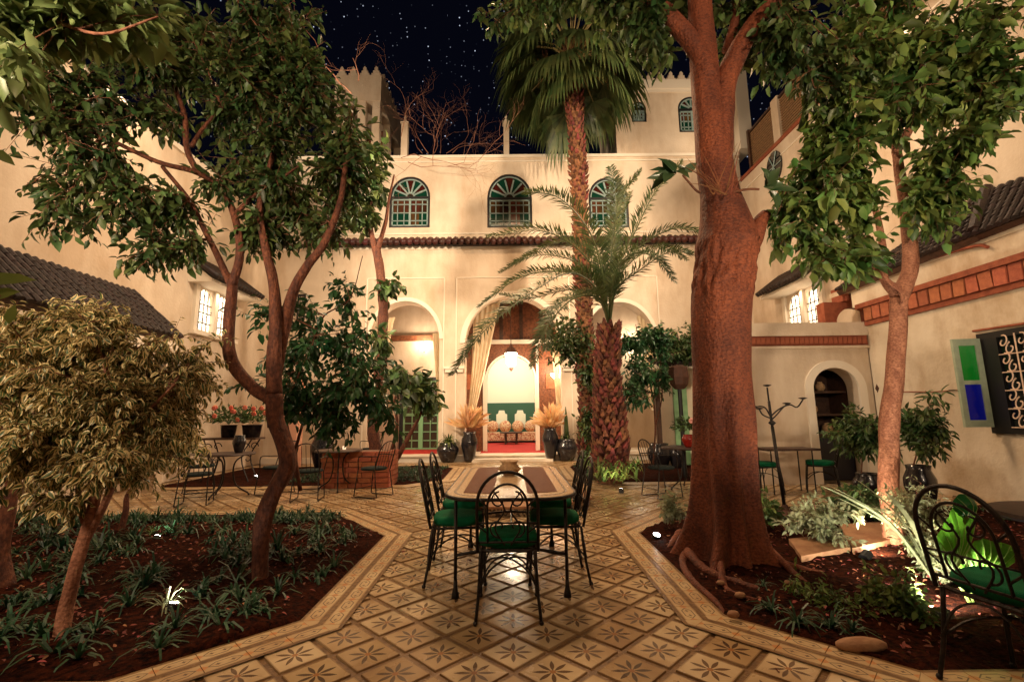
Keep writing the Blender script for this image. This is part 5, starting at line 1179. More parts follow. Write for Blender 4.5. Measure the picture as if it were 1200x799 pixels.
# foreground sprays top left
t = thing('foreground_spray', 'bright blurred leaves of an overhanging branch in the top left corner', 'branch', P(-60, 20, 1.5))
tree(t, [(PP([(-120, -60), (-20, 10), (60, 25), (120, 40), (185, 20)], 1.6), .010, .004)], [blob(20, 25, 1.6, 50, 35, 5), blob(110, 20, 1.7, 60, 24, 6), blob(170, 25, 1.8, 40, 18, 4), blob(-10, 90, 1.5, 25, 40, 3)], dict(L=.085, W=.5, n=4, tw=2, tl=.10, droop=.2), bark2, leafF, r_sub=.003)
t = thing('foreground_leaves', 'few large dark leaves poking in at the left edge beside the tiled roof', 'branch', P(-40, 330, 1.5))
LL = [((-10, 175), (16, 192), .02), ((-25, 330), (38, 325), .03), ((-20, 350), (20, 340), .03), ((10, 380), (12, 372), .02)]
q = MB(); q.tube([P(-60, 300, 1.3), P(-20, 335, 1.3), P(5, 350, 1.3)], .003, 5); q.build('stem', twigm, t)
for a, b_, w_ in LL:
    p0, p1 = P(a[0], a[1], 1.3), P(b_[0], b_[1], 1.3); D = np.array([list(p1-p0)]); leaf_mesh('leaf', np.array([list(p0)]), D, np.array([[.2, -1, .4]]), np.array([max(.06, (p1-p0).length)]), np.array([w_*1.6]), leafB, t, .4)
# --- palms
def boots(mb, cc, rad, n, L, tilt=.5, m=0):
    """old leaf bases spiralling up a palm trunk"""
    for k in range(n):
        u = k/n*(len(cc)-1); i = int(u); f = u-i; p = cc[i].lerp(cc[min(i+1, len(cc)-1)], f); r = rad[i]*(1-f)+rad[min(i+1, len(cc)-1)]*f; a = k*2.39996+random.uniform(-.15, .15)
        d = Vector((math.cos(a), math.sin(a), 0)); s = Vector((-d.y, d.x, 0)); w_ = L*.34; l = L*random.uniform(.7, 1.25); up = Vector((0, 0, 1))
        b0, b1 = p+d*r*.75-s*w_, p+d*r*.75+s*w_; t0 = p+d*(r+l*tilt)+up*l; m0, m1 = p+d*(r*1.12+l*.2*tilt)+up*l*.4-s*w_*.8, p+d*(r*1.12+l*.2*tilt)+up*l*.4+s*w_*.8
        i0 = len(mb.v); mb.v += [tuple(x) for x in (b0, b1, m1, m0, t0-s*w_*.28, t0+s*w_*.28, p+d*r*.7+up*l*.5)]
        for f_ in ((0, 1, 2, 3), (3, 2, 5, 4), (4, 5, 6), (0, 3, 4, 6), (1, 6, 5, 2)): mb.f.append(tuple(i0+j for j in f_)); mb.m.append(m)
# fan palm
b6 = G(690, 548); t = thing('fan_palm', 'tall fan palm with thin shaggy trunk and drooping fan leaves against the night sky', 'palm', b6); Yf = b6.y
cc = catmull([b6]+PP([(688, 480), (686, 400), (682, 310), (678, 210), (674, 140), (672, 88)], Yf), 5); rad = [.20+.025*math.sin(k) for k in range(len(cc))]
q = MB(); q.tube(cc, .20, 12, .19); boots(q, cc, rad, 620, .17, .45); q.build('trunk', palmbark, t)
crown = P(670, 70, Yf); q = MB(); pet = MB(); dry = MB()
def fan(mb, c, d, nrm, Rr, droop, nseg=26, ang=2.5):
    d = d.normalized(); s = d.cross(nrm).normalized(); up = s.cross(d)
    for k in range(nseg):
        a = -ang/2+ang*k/(nseg-1); v = (d*math.cos(a)+s*math.sin(a)).normalized(); l = Rr*(1-.18*abs(a)/ang*2)*random.uniform(.85, 1.1); sd = v.cross(up).normalized()*(.022*Rr+.012)
        p1 = c+v*l*.55+up*.02; p2 = c+v*l*.85-Vector((0, 0, droop*l*.25)); p3 = c+v*l*.98-Vector((0, 0, droop*l*.62)); i0 = len(mb.v)
        mb.v += [tuple(x) for x in (c, p1-sd*1.6, p1+sd*1.6, p2-sd, p2+sd, p3)]
        for f_ in ((0, 1, 2), (1, 3, 4, 2), (3, 5, 4)): mb.f.append(tuple(i0+j for j in f_)); mb.m.append(0)
for k in range(76):
    a = k*2.39996; el = 1.3-2.0*(k/76.0)**1.1+random.uniform(-.12, .12); d = Vector((math.cos(a)*math.cos(el), math.sin(a)*math.cos(el), math.sin(el))); L = random.uniform(1.0, 1.6)*(1 if k < 66 else .75)
    c2 = crown+d*L+Vector((0, 0, -.18*(1-math.sin(el)))); pet.tube([crown, crown+d*L*.5+Vector((0, 0, .10)), c2], .022, 4, .013, cap=False)
    dd = (d+Vector((0, 0, -.25-.25*(k/58)))).normalized(); nr = (Vector((0, 0, 1))+d*.5).normalized() if el > -.6 else d; fan(q, c2, dd, nr, random.uniform(1.0, 1.35), .9 if el < .6 else .5)
q.build('crown', fanm, t); pet.build('petiole', mat('petiole', (.30, .24, .09), (.42, .32, .14), .5, 8), t); 
fl = MB()
for k in range(4):
    a = -2.6+k*.75; p = crown+Vector((math.cos(a)*1.0, math.sin(a)*1.0-.3, -.6)); 
    for j in range(22): d = Vector((random.gauss(0, .12), random.gauss(0, .12), -random.uniform(.3, .9))); fl.tube([p+Vector((random.gauss(0, .1), 0, random.gauss(0, .15))), p+d], .008, 3, .003, cap=False)
fl.build('flower_stalk', deadm, t)
# date palm
b7 = G(714, 566); t = thing('date_palm', 'stout date palm with rough scaly trunk and arching feather fronds', 'palm', b7); Yd = b7.y
cc = catmull([b7]+PP([(716, 530), (714, 490), (712, 450), (713, 415), (714, 385)], Yd), 6); rad = list(np.interp(np.linspace(0, 5, len(cc)), range(6), [.34, .38, .32, .26, .24, .22]))
q = MB(); q.tube(cc, .24, 14, .17); boots(q, cc, [r*.82 for r in rad], 420, .20, .42); q.build('trunk', palmbark, t)
def frond(root, pts, Lf, dens=44, m=frondm, twist=0, wl=.013):
    pp = catmull(pts, 10); mb = MB(); mb.tube(pp, .022, 4, .006, cap=False); K = len(pp); tot = sum((pp[i+1]-pp[i]).length for i in range(K-1)); nl = int(dens*tot)
    for k in range(nl):
        u = .16+.84*k/nl; f = u*(K-1); i = min(int(f), K-2); p = pp[i].lerp(pp[i+1], f-i); tng = (pp[i+1]-pp[i]).normalized(); sv = tng.cross(Vector((0, 0, 1))); sv = sv.normalized() if sv.length > .2 else tng.cross(Vector((0, 1, 0))).normalized(); uv_ = sv.cross(tng)
        l = Lf*math.sin(math.pi*min(1, .18+u*.78))**.6*random.uniform(.8, 1.1)
        for s in (-1, 1):
            d = (tng*random.uniform(.45, .95)+sv*s*random.uniform(.6, 1)+uv_*random.uniform(-.1, .8)).normalized(); e = p+d*l+Vector((0, 0, -.14*l)); wv = tng.cross(d).normalized().cross(d)*wl; m_ = p+d*l*.45; i0 = len(mb.v)
            mb.v += [tuple(x) for x in (p, m_-wv, e, m_+wv)]; mb.f.append((i0, i0+1, i0+2, i0+3)); mb.m.append(0)
    mb.build('frond', m, root)
cz = P(714, 382, Yd)
def fr(pts, Lf=.34, **k): frond(t, [cz]+[P(x, y, Yd+dy) for x, y, dy in pts], Lf, **k)
fr([(700, 340, -.2), (668, 320, -.6), (620, 345, -1.2), (570, 385, -1.8), (530, 440, -2.2)], .42)
fr([(700, 330, -.1), (660, 318, -.3), (610, 325, -.5), (560, 360, -.6)], .36)
fr([(704, 330, 0), (675, 290, 0), (630, 270, 0), (570, 278, 0)], .40)
fr([(706, 320, -.3), (690, 270, -.7), (655, 232, -1), (615, 225, -1.3)], .40)
fr([(716, 310, -.3), (722, 240, -.6), (715, 195, -.8)], .40)
fr([(722, 320, 0), (745, 270, -.2), (768, 225, -.4), (800, 190, -.6)], .40)
fr([(724, 330, .2), (750, 290, .2), (790, 268, .1), (830, 275, 0)], .36)
fr([(722, 340, -.4), (745, 320, -.7), (785, 295, -1.0), (812, 298, -1.2)], .34)
fr([(718, 330, -.6), (735, 300, -1.2), (765, 300, -1.7), (790, 330, -2)], .32)
fr([(704, 345, -.5), (680, 345, -.9), (645, 365, -1.3), (640, 410, -1.5)], .32)
fr([(706, 330, .5), (690, 290, .8), (650, 285, 1), (600, 310, 1.2)], .34)
fr([(716, 320, .6), (725, 265, 1), (740, 225, 1.3)], .36)
fr([(716, 300, .2), (728, 235, .2), (752, 200, .1)], .36)
fr([(700, 335, .3), (670, 305, .5), (625, 300, .6), (585, 320, .6)], .34)
fr([(720, 335, .4), (742, 305, .8), (775, 290, 1.1), (805, 305, 1.3)], .32)
fr([(702, 350, -.8), (672, 350, -1.5), (640, 385, -2.1), (625, 430, -2.3)], .34)
fr([(700, 350, .2), (665, 340, .4), (620, 350, .5), (585, 345, .5)], .30)
q = MB()
for k in range(46): strap_clump(q, P(712+random.uniform(-30, 40), 566+random.uniform(-22, 0), Yd-.5+random.uniform(-.3, .2)).xyz*Vector((1, 1, 1)), 3, .45, .03, .9)
q.build('under_leaves', leafB, t)
# dark conifer-like dead fronds and vines climbing the palms
t = thing('climbing_vine', 'leafy vine climbing the fan palm trunk left of the date palm', 'climber', P(690, 540, 11.6))
tree(t, [(PP([(694, 548), (700, 500), (690, 450), (694, 410)], 11.4), .03, .012)], [blob(700, 440, 11.2, 14, 30, 9), blob(694, 500, 11.2, 14, 22, 8), blob(662, 380, 10.8, 24, 18, 9), blob(650, 400, 10.8, 18, 18, 7), blob(696, 535, 11, 14, 14, 6), blob(672, 420, 11, 12, 12, 3)], dict(L=.12, W=.5, n=5, tw=3, tl=.26, droop=.4), bark, leafA, r_sub=.008)
t = thing('leafy_sapling', 'thin sapling with bright leaves between the date palm and the lantern post', 'tree', G(762, 560))
tree(t, [(PP([(765, 548), (768, 500), (764, 460), (752, 420), (745, 380)], 10.2), .022, .01), (PP([(768, 500), (776, 460), (772, 400)], 10.2), .016, .01)], [blob(745, 400, 10.0, 20, 18, 6), blob(750, 440, 10.0, 22, 24, 8), blob(735, 465, 9.8, 14, 14, 5), blob(770, 400, 10.2, 20, 16, 9), blob(775, 440, 10.2, 10, 18, 4)], dict(L=.12, W=.48, n=6, tw=2, tl=.26, droop=.4), bark, leafC, r_sub=.006)
t = thing('canopy_creeper', 'dense green creeper spilling over the small tiled canopy left of the big trunk', 'climber', P(805, 410, 11.6))
tree(t, [(PP([(835, 520), (830, 470), (815, 420)], 11.6), .04, .02)], [blob(790, 402, 11.4, 30, 16, 18), blob(820, 400, 11.4, 30, 20, 20), blob(800, 418, 11.2, 36, 10, 14), blob(760, 395, 11.4, 20, 12, 8)], dict(L=.10, W=.5, n=6, tw=3, tl=.2, droop=.3), bark, leafA, r_sub=.006)
cn = thing('tiled_canopy', 'small tiled canopy over the green door left of the big trunk', 'canopy', P(800, 432, 11.6)); a = P(762, 428, 11.6); b_ = P(836, 428, 11.6)
q = MB(); q.bb(a.x, b_.x, 11.2, 12.2, a.z-.12, a.z-.02); q.build('slab', trim, cn)
for k in range(12): q = MB(); q.tube([(a.x+.07+k*.125, 11.12, a.z-.02), (a.x+.07+k*.125, 11.9, a.z+.18)], .06, 6); q.build('roof_tile', rooftile, cn)
for px in (768, 832): q = MB(); p = P(px, 430, 11.9); q.bb(p.x-.06, p.x+.06, 11.85, 11.97, 0, a.z-.12); q.build('post', wooddark, cn)
lpst = G(796, 548); ls = thing('lantern_post', 'dark post carrying a square red brown lantern beside the flower pot table', 'lamp post', (P(796, 500, 9.9).x, 9.9, 0)); x = P(796, 450, 9.9).x
q = MB(); q.tube([(x, 9.9, 0), (x, 9.9, P(796, 455, 9.9).z)], .045, 8); q.build('post', black, ls)
z0, z1 = P(796, 456, 9.9).z, P(796, 428, 9.9).z; q = MB(); q.lathe([(.10, z0), (.19, z0+.1), (.22, z0+.25), (.20, z1-.05), (.10, z1)], (x, 9.9, 0), 8); q.build('lantern_head', rust, ls)
dr_ = thing('green_shutter_door', 'narrow green painted door leaf behind the lantern post', 'door', (P(803, 500, 11.8).x, 11.8, 0)); p = P(803, 500, 11.8); q = MB(); q.bb(p.x-.17, p.x+.17, 12.0, 12.06, .05, P(803, 452, 11.8).z); q.build('door_leaf', greenpaint, dr_)
wp = thing('canopy_wall', 'cream back wall beneath the small tiled canopy', 'wall', (p.x, 12.1, 0)); q = MB(); q.bb(a.x+.3, b_.x+.5, 12.1, 12.3, 0, a.z-.12); q.build('wall_face', plaster, wp)
# ------------------------------------------------------------------ bed planting
def bed_pt(side, m=.12):
    while True:
        x, y = random.uniform(1.45, 7.2), random.uniform(2.72, 6.7)
        if inside((x, y), BED) and inside((x-m, y), BED): return (x if side == 'R' else -x, y)
q = MB()
for k in range(900):
    x, y = bed_pt('L'); s_ = random.choice((.45, .7, .8, 1.0, 1.1, 1.35, 1.6))
    if mn.noise(Vector((x*1.6, y*1.6, 2))) < -.02+.25*(k % 3 == 0) or mn.noise(Vector((x*5, y*5, 7))) < -.1: continue
    strap_clump(q, (x, y, .02), random.randint(10, 18), .27*s_, .019, 1.0)
for k in range(90):
    x, y = bed_pt('R')
    if abs(x-1.95) < .6 and abs(y-4.5) < .7 or (x > 2.2 and y < 5): continue
    strap_clump(q, (x, y, .02), 9, .16, .014, 1.0)
for k in range(190): x = -random.uniform(2.3, 6.5); strap_clump(q, (x, 6.55+random.uniform(-.3, .1), .02), 11, .22, .013, 1)
o = q.build('ground_cover', grassm); tag(o, 'dark strap leaved ground cover spread over the garden beds', 'ground cover', kind='stuff')
q = MB()
for sx in (-1, 1):
    for k in range(900): strap_clump(q, (sx*random.uniform(1.6, 4.6 if sx < 0 else 2.1), random.uniform(9.7, 12.3), .02), 5, .16, .012, .8)
o = q.build('low_grass', grassm); tag(o, 'low dense grass filling the beds in front of the gallery', 'grass', kind='stuff')
# leaf litter
n = 5200; pts = np.array([(*bed_pt(random.choice('LR')), random.uniform(.025, .05)) for _ in range(n-70)]+[(random.uniform(-2.2, 2.2), random.uniform(2.6, 9), .006) for _ in range(70)]); D = rng.normal(size=(n, 3)); D[:, 2] *= .15
o = leaf_mesh('leaf_litter', pts, D, rng.normal(size=(n, 3))*.4+np.array([0, 0, 1]), rng.uniform(.02, .05, n), rng.uniform(.012, .024, n), mat('dry_leaf', (.14, .045, .02), (.28, .11, .05), .8, 4, island=.5), None); tag(o, 'fallen dry leaves scattered over the dark soil', 'fallen leaves', kind='stuff')
# individual strap leaved plants along the front of the left bed
front = [(40, 720, .26), (110, 745, .24), (150, 715, .3), (205, 740, .26), (185, 765, .28), (245, 730, .30), (285, 725, .26), (325, 700, .26), (345, 680, .22), (375, 650, .30), (385, 625, .24), (60, 640, .3), (100, 635, .28), (10, 745, .3), (360, 600, .2), (240, 690, .2), (290, 640, .22), (160, 650, .22)]
FL = ["strap leaved plant near the left end of the left bed's front edge", "spreading strap leaved plant left of the leaning variegated trunk's foot", 'strap leaved plant between the variegated trunk foot and the bright ground light', 'strap leaved plant in front of the bright ground light of the left bed', 'lowest strap leaved plant at the front edge below the bright ground light', 'wide strap leaved plant right of the ground light along the tiled border', "strap leaved plant on the border below the branching tree's foot", "strap leaved plant at the bend of the left bed's tiled border", "strap leaved plant just right of the branching tree's foot", 'large strap leaved plant near the inner tip of the left bed', 'strap leaved plant at the very inner tip of the left bed', 'tall strap leaved plant behind the leaning variegated trunk', 'strap leaved plant at the back left beyond the variegated trunk', 'strap leaved plant in the bottom left corner of the photo', "small strap leaved plant by the back border near the bed's inner corner", 'small strap leaved plant in the dark middle of the left bed', "small strap leaved plant left of the branching tree's foot", 'small strap leaved plant left of centre behind the bright ground light']
proto = []
for v in range(4):
    r_ = thing('strap_leaf_plant', '', 'plant', (0, 0, 0), 'green strap leaved plants near the edge of the left bed'); q = MB(); strap_clump(q, (0, 0, 0), 22, 1.0, .055, 1.0); q.build('blade', grassm, r_); proto.append(r_)
for i, (px, py, s_) in enumerate(front):
    p = G(px, py); place(proto[i % 4], i < 4, (p.x, p.y, .02), i*1.3, FL[i], None, s_)
# lit tuft over the left ground light and the tuft by the far one
for i, (px, py, s_, mm) in enumerate(((195, 712, .34, silverleaf), (178, 626, .28, leafB))):
    p = G(px, py); r_ = thing('pale_tuft', ('pale grassy tuft arching over the bright ground light in the left bed', 'small bright green tuft beside the flat ground light of the left bed')[i], 'plant', p); q = MB(); strap_clump(q, p, 26, s_, .012, 1.1); q.build('blade', mm, r_)
# right bed plants
def bush(name, label, px, py, Yb, rx, ry, ns, Lf, m, cat='shrub', base=None, **k):
    bp = base or G(px, py+ry); t = thing(name, label, cat, bp); c = P(px, py, Yb)
    tree(t, [([bp, (bp+c)/2+Vector((.02, 0, 0)), c], .010, .005)], [blob(px, py, Yb, rx, ry, ns)], dict(L=Lf, W=k.get('W', .5), n=5, tw=2, tl=k.get('tl', .10), droop=k.get('droop', .2)), twigm, m, r_sub=.004)
bush('fern_bush', 'dense ferny green plant at the front edge of the right bed', 965, 715, 3.5, 45, 26, 26, .045, leafB, W=.35)
bush('leafy_bush', 'round leafy green plant between the ferny bush and the ground light', 1052, 712, 3.35, 36, 30, 26, .05, leafB)
bush('airy_shrub', 'airy pale green shrub with thin arching stems left of the pale ficus trunk', 958, 610, 4.9, 32, 34, 18, .07, silverleaf, W=.4)
bush('edge_herb', 'small bright herb at the foot of the big trunk on its right', 892, 600, 5.6, 20, 30, 12, .07, leafB)
bush('corner_herb', 'small pale flowered herb at the left corner of the right bed', 785, 600, 5.6, 14, 18, 8, .055, silverleaf)
bush('nandina_shrub', 'feathery leaved shrub in a dark pot before the niche doorway', 1008, 510, 7.2, 34, 30, 22, .12, leafA, W=.3, base=Vector((P(1010, 560, 7.2).x, 7.2, .4)), tl=.16)
bush('wall_shrub', 'dim shrub in a tall dark pot right of the pale ficus trunk', 1078, 500, 6.4, 26, 42, 22, .11, leafA, W=.35, base=Vector((P(1072, 560, 6.4).x, 6.4, .6)), tl=.16)
bush('low_shrub', 'low shrub along the back edge of the right bed', 1010, 590, 5.9, 40, 16, 14, .09, leafA, W=.4)
bush('silver_shrub', 'finely cut silvery leaves glowing in the ground light', 1072, 600, 4.4, 26, 34, 26, .05, silverleaf, W=.3)
bush('silver_herb', 'finely cut pale leaves low behind the green cushioned chair', 1095, 650, 3.9, 26, 30, 22, .05, silverleaf, W=.3)
for i, (px, py, s_) in enumerate(((905, 720, .24), (935, 735, .26), (975, 740, .26), (1000, 745, .2), (895, 690, .16))):
    p = G(px, py); place(proto[i % 4], False, (p.x, p.y, .02), i*2.1, ["strap leaved plant left of the ferny bush by the right bed's border", 'bigger strap leaved plant in front of the ferny bush', 'strap leaved plant between the ferny bush and the oval stone', 'strap leaved plant just behind the smooth oval stone', "small strap leaved plant near the big trunk's roots"][i], 'strap leaved plants along the right bed', s_)
for i, (px, py, d_, lab, mm) in enumerate(((1070, 655, (1.0, -.2, .8), 'broad arching strap leaved plant right of the low shrub', leafB), (1100, 690, (-1, 0, .7), 'long pale spear leaves rising beside the ground light', silverleaf))):
    r_ = thing('lily_plant', lab, 'plant', G(px, py)); p = G(px, py)
    for k in range(9):
        q = MB(); a = random.uniform(-2.6, .6) if i == 0 else random.uniform(1.6, 3.0); l = random.uniform(.35, .55) if i == 0 else random.uniform(.6, .85); d = Vector((math.cos(a), math.sin(a)*.5, 0)); sd = Vector((-.1, .3, .95)).cross(d).normalized()*(.035 if i == 0 else .022); u_ = .55 if i == 0 else .95
        pt = [p+Vector((0, 0, .02)), p+d*l*.35+Vector((0, 0, l*u_*.6)), p+d*l*.7+Vector((0, 0, l*u_*.85)), p+d*l+Vector((0, 0, l*u_*(.55 if i == 0 else 1.0)))]
        pp = catmull(pt, 4); W_ = [math.sin(math.pi*min(1, .12+.88*j/(len(pp)-1)))**.7 for j in range(len(pp))]
        for j in range(len(pp)-1): q.face([pp[j]-sd*W_[j], pp[j]+sd*W_[j], pp[j+1]+sd*W_[j+1], pp[j+1]-sd*W_[j+1]])
        q.build('leaf', mm, r_)
# big translucent leaves at the right
be = thing('elephant_ear_plant', 'plant with huge translucent bright green leaves behind the right hand chair', 'plant', G(1140, 715))
bp = G(1140, 712); 
def bigleaf(outline, Y_, stem, m_, rip=.012, bowl=.05):
    c = P(*stem, Y_); q = MB(); ol = catmull([P(x, y, Y_) for x, y in outline], 6); N_ = len(ol); rows = 8
    for r_ in range(rows+1):
        f = r_/rows; q.v += [tuple(c.lerp(p, f)+Vector((0, -bowl*math.sin(f*math.pi)*math.sin(math.pi*j/(N_-1))+rip*f*(abs((j % 6)-3)/3-.5), 0))) for j, p in enumerate(ol)]
    for r_ in range(rows):
        for j in range(N_-1): q.f.append((r_*N_+j, r_*N_+j+1, (r_+1)*N_+j+1, (r_+1)*N_+j)); q.m.append(0)
    lf = q.build('leaf', m_, be, smooth=False); q = MB(); q.tube([bp, (bp+c)/2+Vector((.03, .05, 0)), c], .012, 6, .007, smoothn=4); q.build('stem', leafB, be)
    q = MB()
    for j in range(3, N_-1, 6):
        pts = [Vector(((1-f)*c.x+f*ol[j].x, c.y*(1-f)+f*ol[j].y-bowl*math.sin(f*math.pi)*math.sin(math.pi*j/(N_-1))-rip*.5*f-.003, (1-f)*c.z+f*ol[j].z)) for f in (0, .2, .4, .6, .8, .98)]; q.tube(pts, .0035, 4, .001, cap=False)
    q.build('vein', mat('leaf_vein', (.30, .42, .12), None, .5, trans=.3), lf)
bigleaf([(1107, 654), (1099, 640), (1099, 627), (1107, 612), (1114, 600), (1118, 589), (1130, 584), (1141, 590), (1141, 610), (1134, 632), (1127, 652), (1121, 662)], 3.2, (1117, 668), elephant)
bigleaf([(1124, 664), (1127, 652), (1132, 643), (1143, 634), (1153, 631), (1163, 634), (1176, 636), (1187, 641), (1190, 651), (1184, 664), (1172, 673)], 3.35, (1142, 676), elephant, .018)
bigleaf([(1124, 604), (1117, 596), (1117, 587), (1124, 579), (1135, 580), (1142, 588), (1140, 599), (1135, 605)], 3.14, (1130, 608), mat('rolled_leaf', (.01, .12, .03), (.02, .17, .04), .3, 6, trans=.3), .006, .06)
# spotlights
def ground_spot(px, py, label, aim, power, size=.035, angle=110, col_=(1, .86, .66)):
    p = G(px, py)+Vector((0, 0, .05)); r_ = thing('ground_spotlight', label, 'light', p-Vector((0, 0, .05))); a = (Vector(aim)-p).normalized(); q = MB(); q.tube([p-a*.09, p], size*1.25, 12); q.build('lamp_body', black, r_)
    q = MB(); q.tube([p+a*.001, p+a*.006], size, 12); q.build('lens', glowcold, r_); q = MB(); q.tube([p-a*.05, p-Vector((0, 0, .08))], .012, 5); q.build('spike', black, r_)
    l = lamp('SPOT', p+a*.03, power, col_, .03, p+a*2, angle, .5)
ground_spot(1106, 728, 'bright ground spotlight under the right hand chair', (4.2, 5.2, 1.7), 150, size=.045, angle=135)
ground_spot(203, 715, 'bright ground spotlight in the middle of the left bed', (-2.3, 4.1, 1.6), 7, size=.026)
ground_spot(184, 634, 'flat ground light at the back of the left bed', (-4.2, 6.6, 1.5), 6, size=.028)
ground_spot(770, 632, 'shaded spotlight at the foot of the big trunk', (2.0, 4.6, 2.2), 14, col_=(1, .6, .3))
ground_spot(1018, 655, 'small ground spotlight aimed at the right hand wall behind the ferny bushes', (7.0, 6.4, 2.0), 90, col_=(1, .78, .52))
ground_spot(728, 577, 'ground spotlight at the foot of the date palm', (2.15, 10.3, 2.6), 40, col_=(1, .75, .45))
ground_spot(300, 560, 'ground spotlight behind the left round tables', (-5.2, 11, 2), 22, col_=(1, .6, .32))
# slabs, stone
for i, (pts, lab) in enumerate((([(985, 622), (1045, 618), (1050, 640), (1000, 652)], 'worn tan stepping slab beside the pale ficus trunk'), ([(925, 640), (985, 634), (998, 650), (940, 662)], 'smaller stepping slab left of the worn one'))):
    o = MB(); o.prism([tuple(G(x, y).xy) for x, y in pts][::-1], lambda u, d, w_: Vector((u, w_, .075-d)), .05); tag(o.build('stepping_slab', stone), lab, 'slab')
p = G(1010, 762); q = MB(); q.ball((p.x, p.y, .03), (.15, .055, .04), 14); o = q.build('flat_stone', stone, smooth=True); tag(o, 'smooth oval stone at the front edge of the right bed', 'stone')
for i, (px, py, s_) in enumerate(((868, 705, .03), (925, 690, .028), (845, 690, .025), (860, 728, .03))):
    p = G(px, py); q = MB(); q.ball((p.x, p.y, .045), (s_*1.4, s_, s_*.8), 8); tag(q.build('pebble', stone, smooth=True), ('pebble on the soil between two big roots, beside the longest root', 'rightmost pebble past the end of the long right root', 'pebble tucked close against the foot of the big trunk', 'pebble nearest the tiled border below the roots')[i], 'stone', 'pebbles among the roots')
# ------------------------------------------------------------------ pots
def pot(name, label, x, y, z, prof, m, n=20, cat='pot'):
    r_ = thing(name, label, cat, (x, y, z)); q = MB(); q.lathe(prof, (x, y, z), n); q.build('body', m, r_, smooth=True); return r_
def urn(r, h): return [(r*.5, 0), (r*.62, h*.08), (r, h*.55), (r*.98, h*.72), (r*.72, h*.9), (r*.78, h), (r*.70, h), (r*.62, h*.93), (.01, h*.9)]
def at(px, py, Y_): p = P(px, py, Y_); return p.x, p.y
yb = 13.85
for i, (px, lab) in enumerate(((550, 'tall dark urn of cream plumes left of the central doorway'), (645, 'tall dark urn of cream plumes right of the central doorway'))):
    x, _ = at(px, 520, yb); r_ = pot('tall_urn', lab, x, yb, .08 if abs(x) < 1.2 else 0, urn(.24, .86), potdark); c = Vector((x, yb, .95)); n = 120
    a = rng.uniform(0, 6.28, n); el = rng.uniform(.25, 1.45, n); D = np.stack([np.cos(a)*np.cos(el), np.sin(a)*np.cos(el), np.sin(el)], 1); L_ = rng.uniform(.35, .75, n)
    pl = thing('plume_plant', ('cream feathery plumes in the left doorway urn', 'cream feathery plumes in the right doorway urn')[i], 'plant', c); leaf_mesh('plume', np.array([list(c)])+D*.05, D, D*.2+np.array([0, -1, .4])+rng.normal(size=(n, 3))*.4, L_, L_*.17, creamleaf, pl, .8)
x, _ = at(525, 520, yb); pot('round_pot', 'round black pot with spiky grass left of the doorway', x, yb, 0, urn(.33, .55), potdark); pl = thing('spiky_grass', 'spiky green grass tuft in the round black pot', 'plant', (x, yb, .5)); q = MB(); strap_clump(q, (x, yb, .48), 70, .62, .035, .9); q.build('blade', leafB, pl)
x, _ = at(664, 520, yb); pot('round_pot', 'round black pot with tall pointed leaves right of the doorway', x, yb, 0, urn(.33, .62), potdark); pl = thing('pointed_plant', 'tall pointed dark leaves in the right round pot', 'plant', (x, yb, .6)); q = MB(); strap_clump(q, (x, yb, .55), 26, .55, .05, .7); q.tube([(x, yb, .6), (x, yb, 1.25), (x, yb, 1.55)], .09, 5, .01); q.build('blade', leafA, pl)
for px, Y_, r, h, lab in ((772, 11.8, .30, .6, 'large round black pot left of the lantern post'), (792, 11.7, .20, .55, 'slim black pot beside the large round one'), (378, 12.6, .30, .85, 'big black urn standing before the pink column'), (1072, 6.4, .18, .62, 'tall dark pot right of the pale ficus trunk'), (1012, 7.2, .2, .42, 'dark pot under the feathery shrub'), (110, 9.2, .28, .5, 'dark pot under the left lean-to roof'), (150, 9.4, .24, .45, 'second dark pot under the left lean-to roof')):
    x, _ = at(px, 520, Y_); pot('glazed_pot', lab, x, Y_, 0, urn(r, h), potdark)
for px, Y_, h in ((110, 9.2, .5), (150, 9.4, .45)):
    x, _ = at(px, 520, Y_); pl = thing('potted_foliage', 'leafy plant in the %s dark pot under the lean-to roof' % ('left' if px == 110 else 'right'), 'plant', (x, Y_, h)); q = MB(); strap_clump(q, (x, Y_, h-.03), 40, .6, .06, .8); q.build('blade', leafA, pl)
# flowers on the left wall ledge, right table flower pot
def flowers(name, label, c, s_, nf, nl, fm=flowerm):
    r_ = thing(name, label, 'plant', c); v = unit(rng.normal(size=(nl, 3))); v[:, 2] = np.abs(v[:, 2])*.8; Pn = np.array([list(c)])+v*rng.uniform(.2, 1, (nl, 1))*s_; leaf_mesh('foliage', Pn, v+rng.normal(size=(nl, 3))*.4, rng.normal(size=(nl, 3))+np.array([0, 0, .6]), rng.uniform(.6, 1, nl)*.11, rng.uniform(.6, 1, nl)*.05, leafA, r_)
    for k in range(nf):
        q = MB(); d = Vector((random.uniform(-1, 1), -random.uniform(.2, 1), random.uniform(.1, 1))).normalized(); p = Vector(c)+d*s_*1.0
        for j in range(7): a = j*.9; q.ball(p+Vector((.028*math.cos(a), -.01, .028*math.sin(a))), (.026, .018, .026), 6)
        q.build('flower', fm, r_)
zt_ = .74
x, y_ = tl[2][0]+.02, tl[2][1]-.1; pot('red_flower_pot', 'small glossy red pot on the round table right of the palm', x, y_, .737, urn(.11, .22), potred); flowers('pink_flowers', 'pink flowers with dark leaves in the glossy red pot', Vector((x, y_, 1.05)), .26, 4, 160, mat('flower_pink', (.75, .30, .25), (.85, .45, .38), .6, 5, trans=.2))
x, y_ = tl[0][0]+.18, tl[0][1]; pot('dark_vase', 'small dark vase on the left round table', x, y_, .737, urn(.11, .3), potdark)
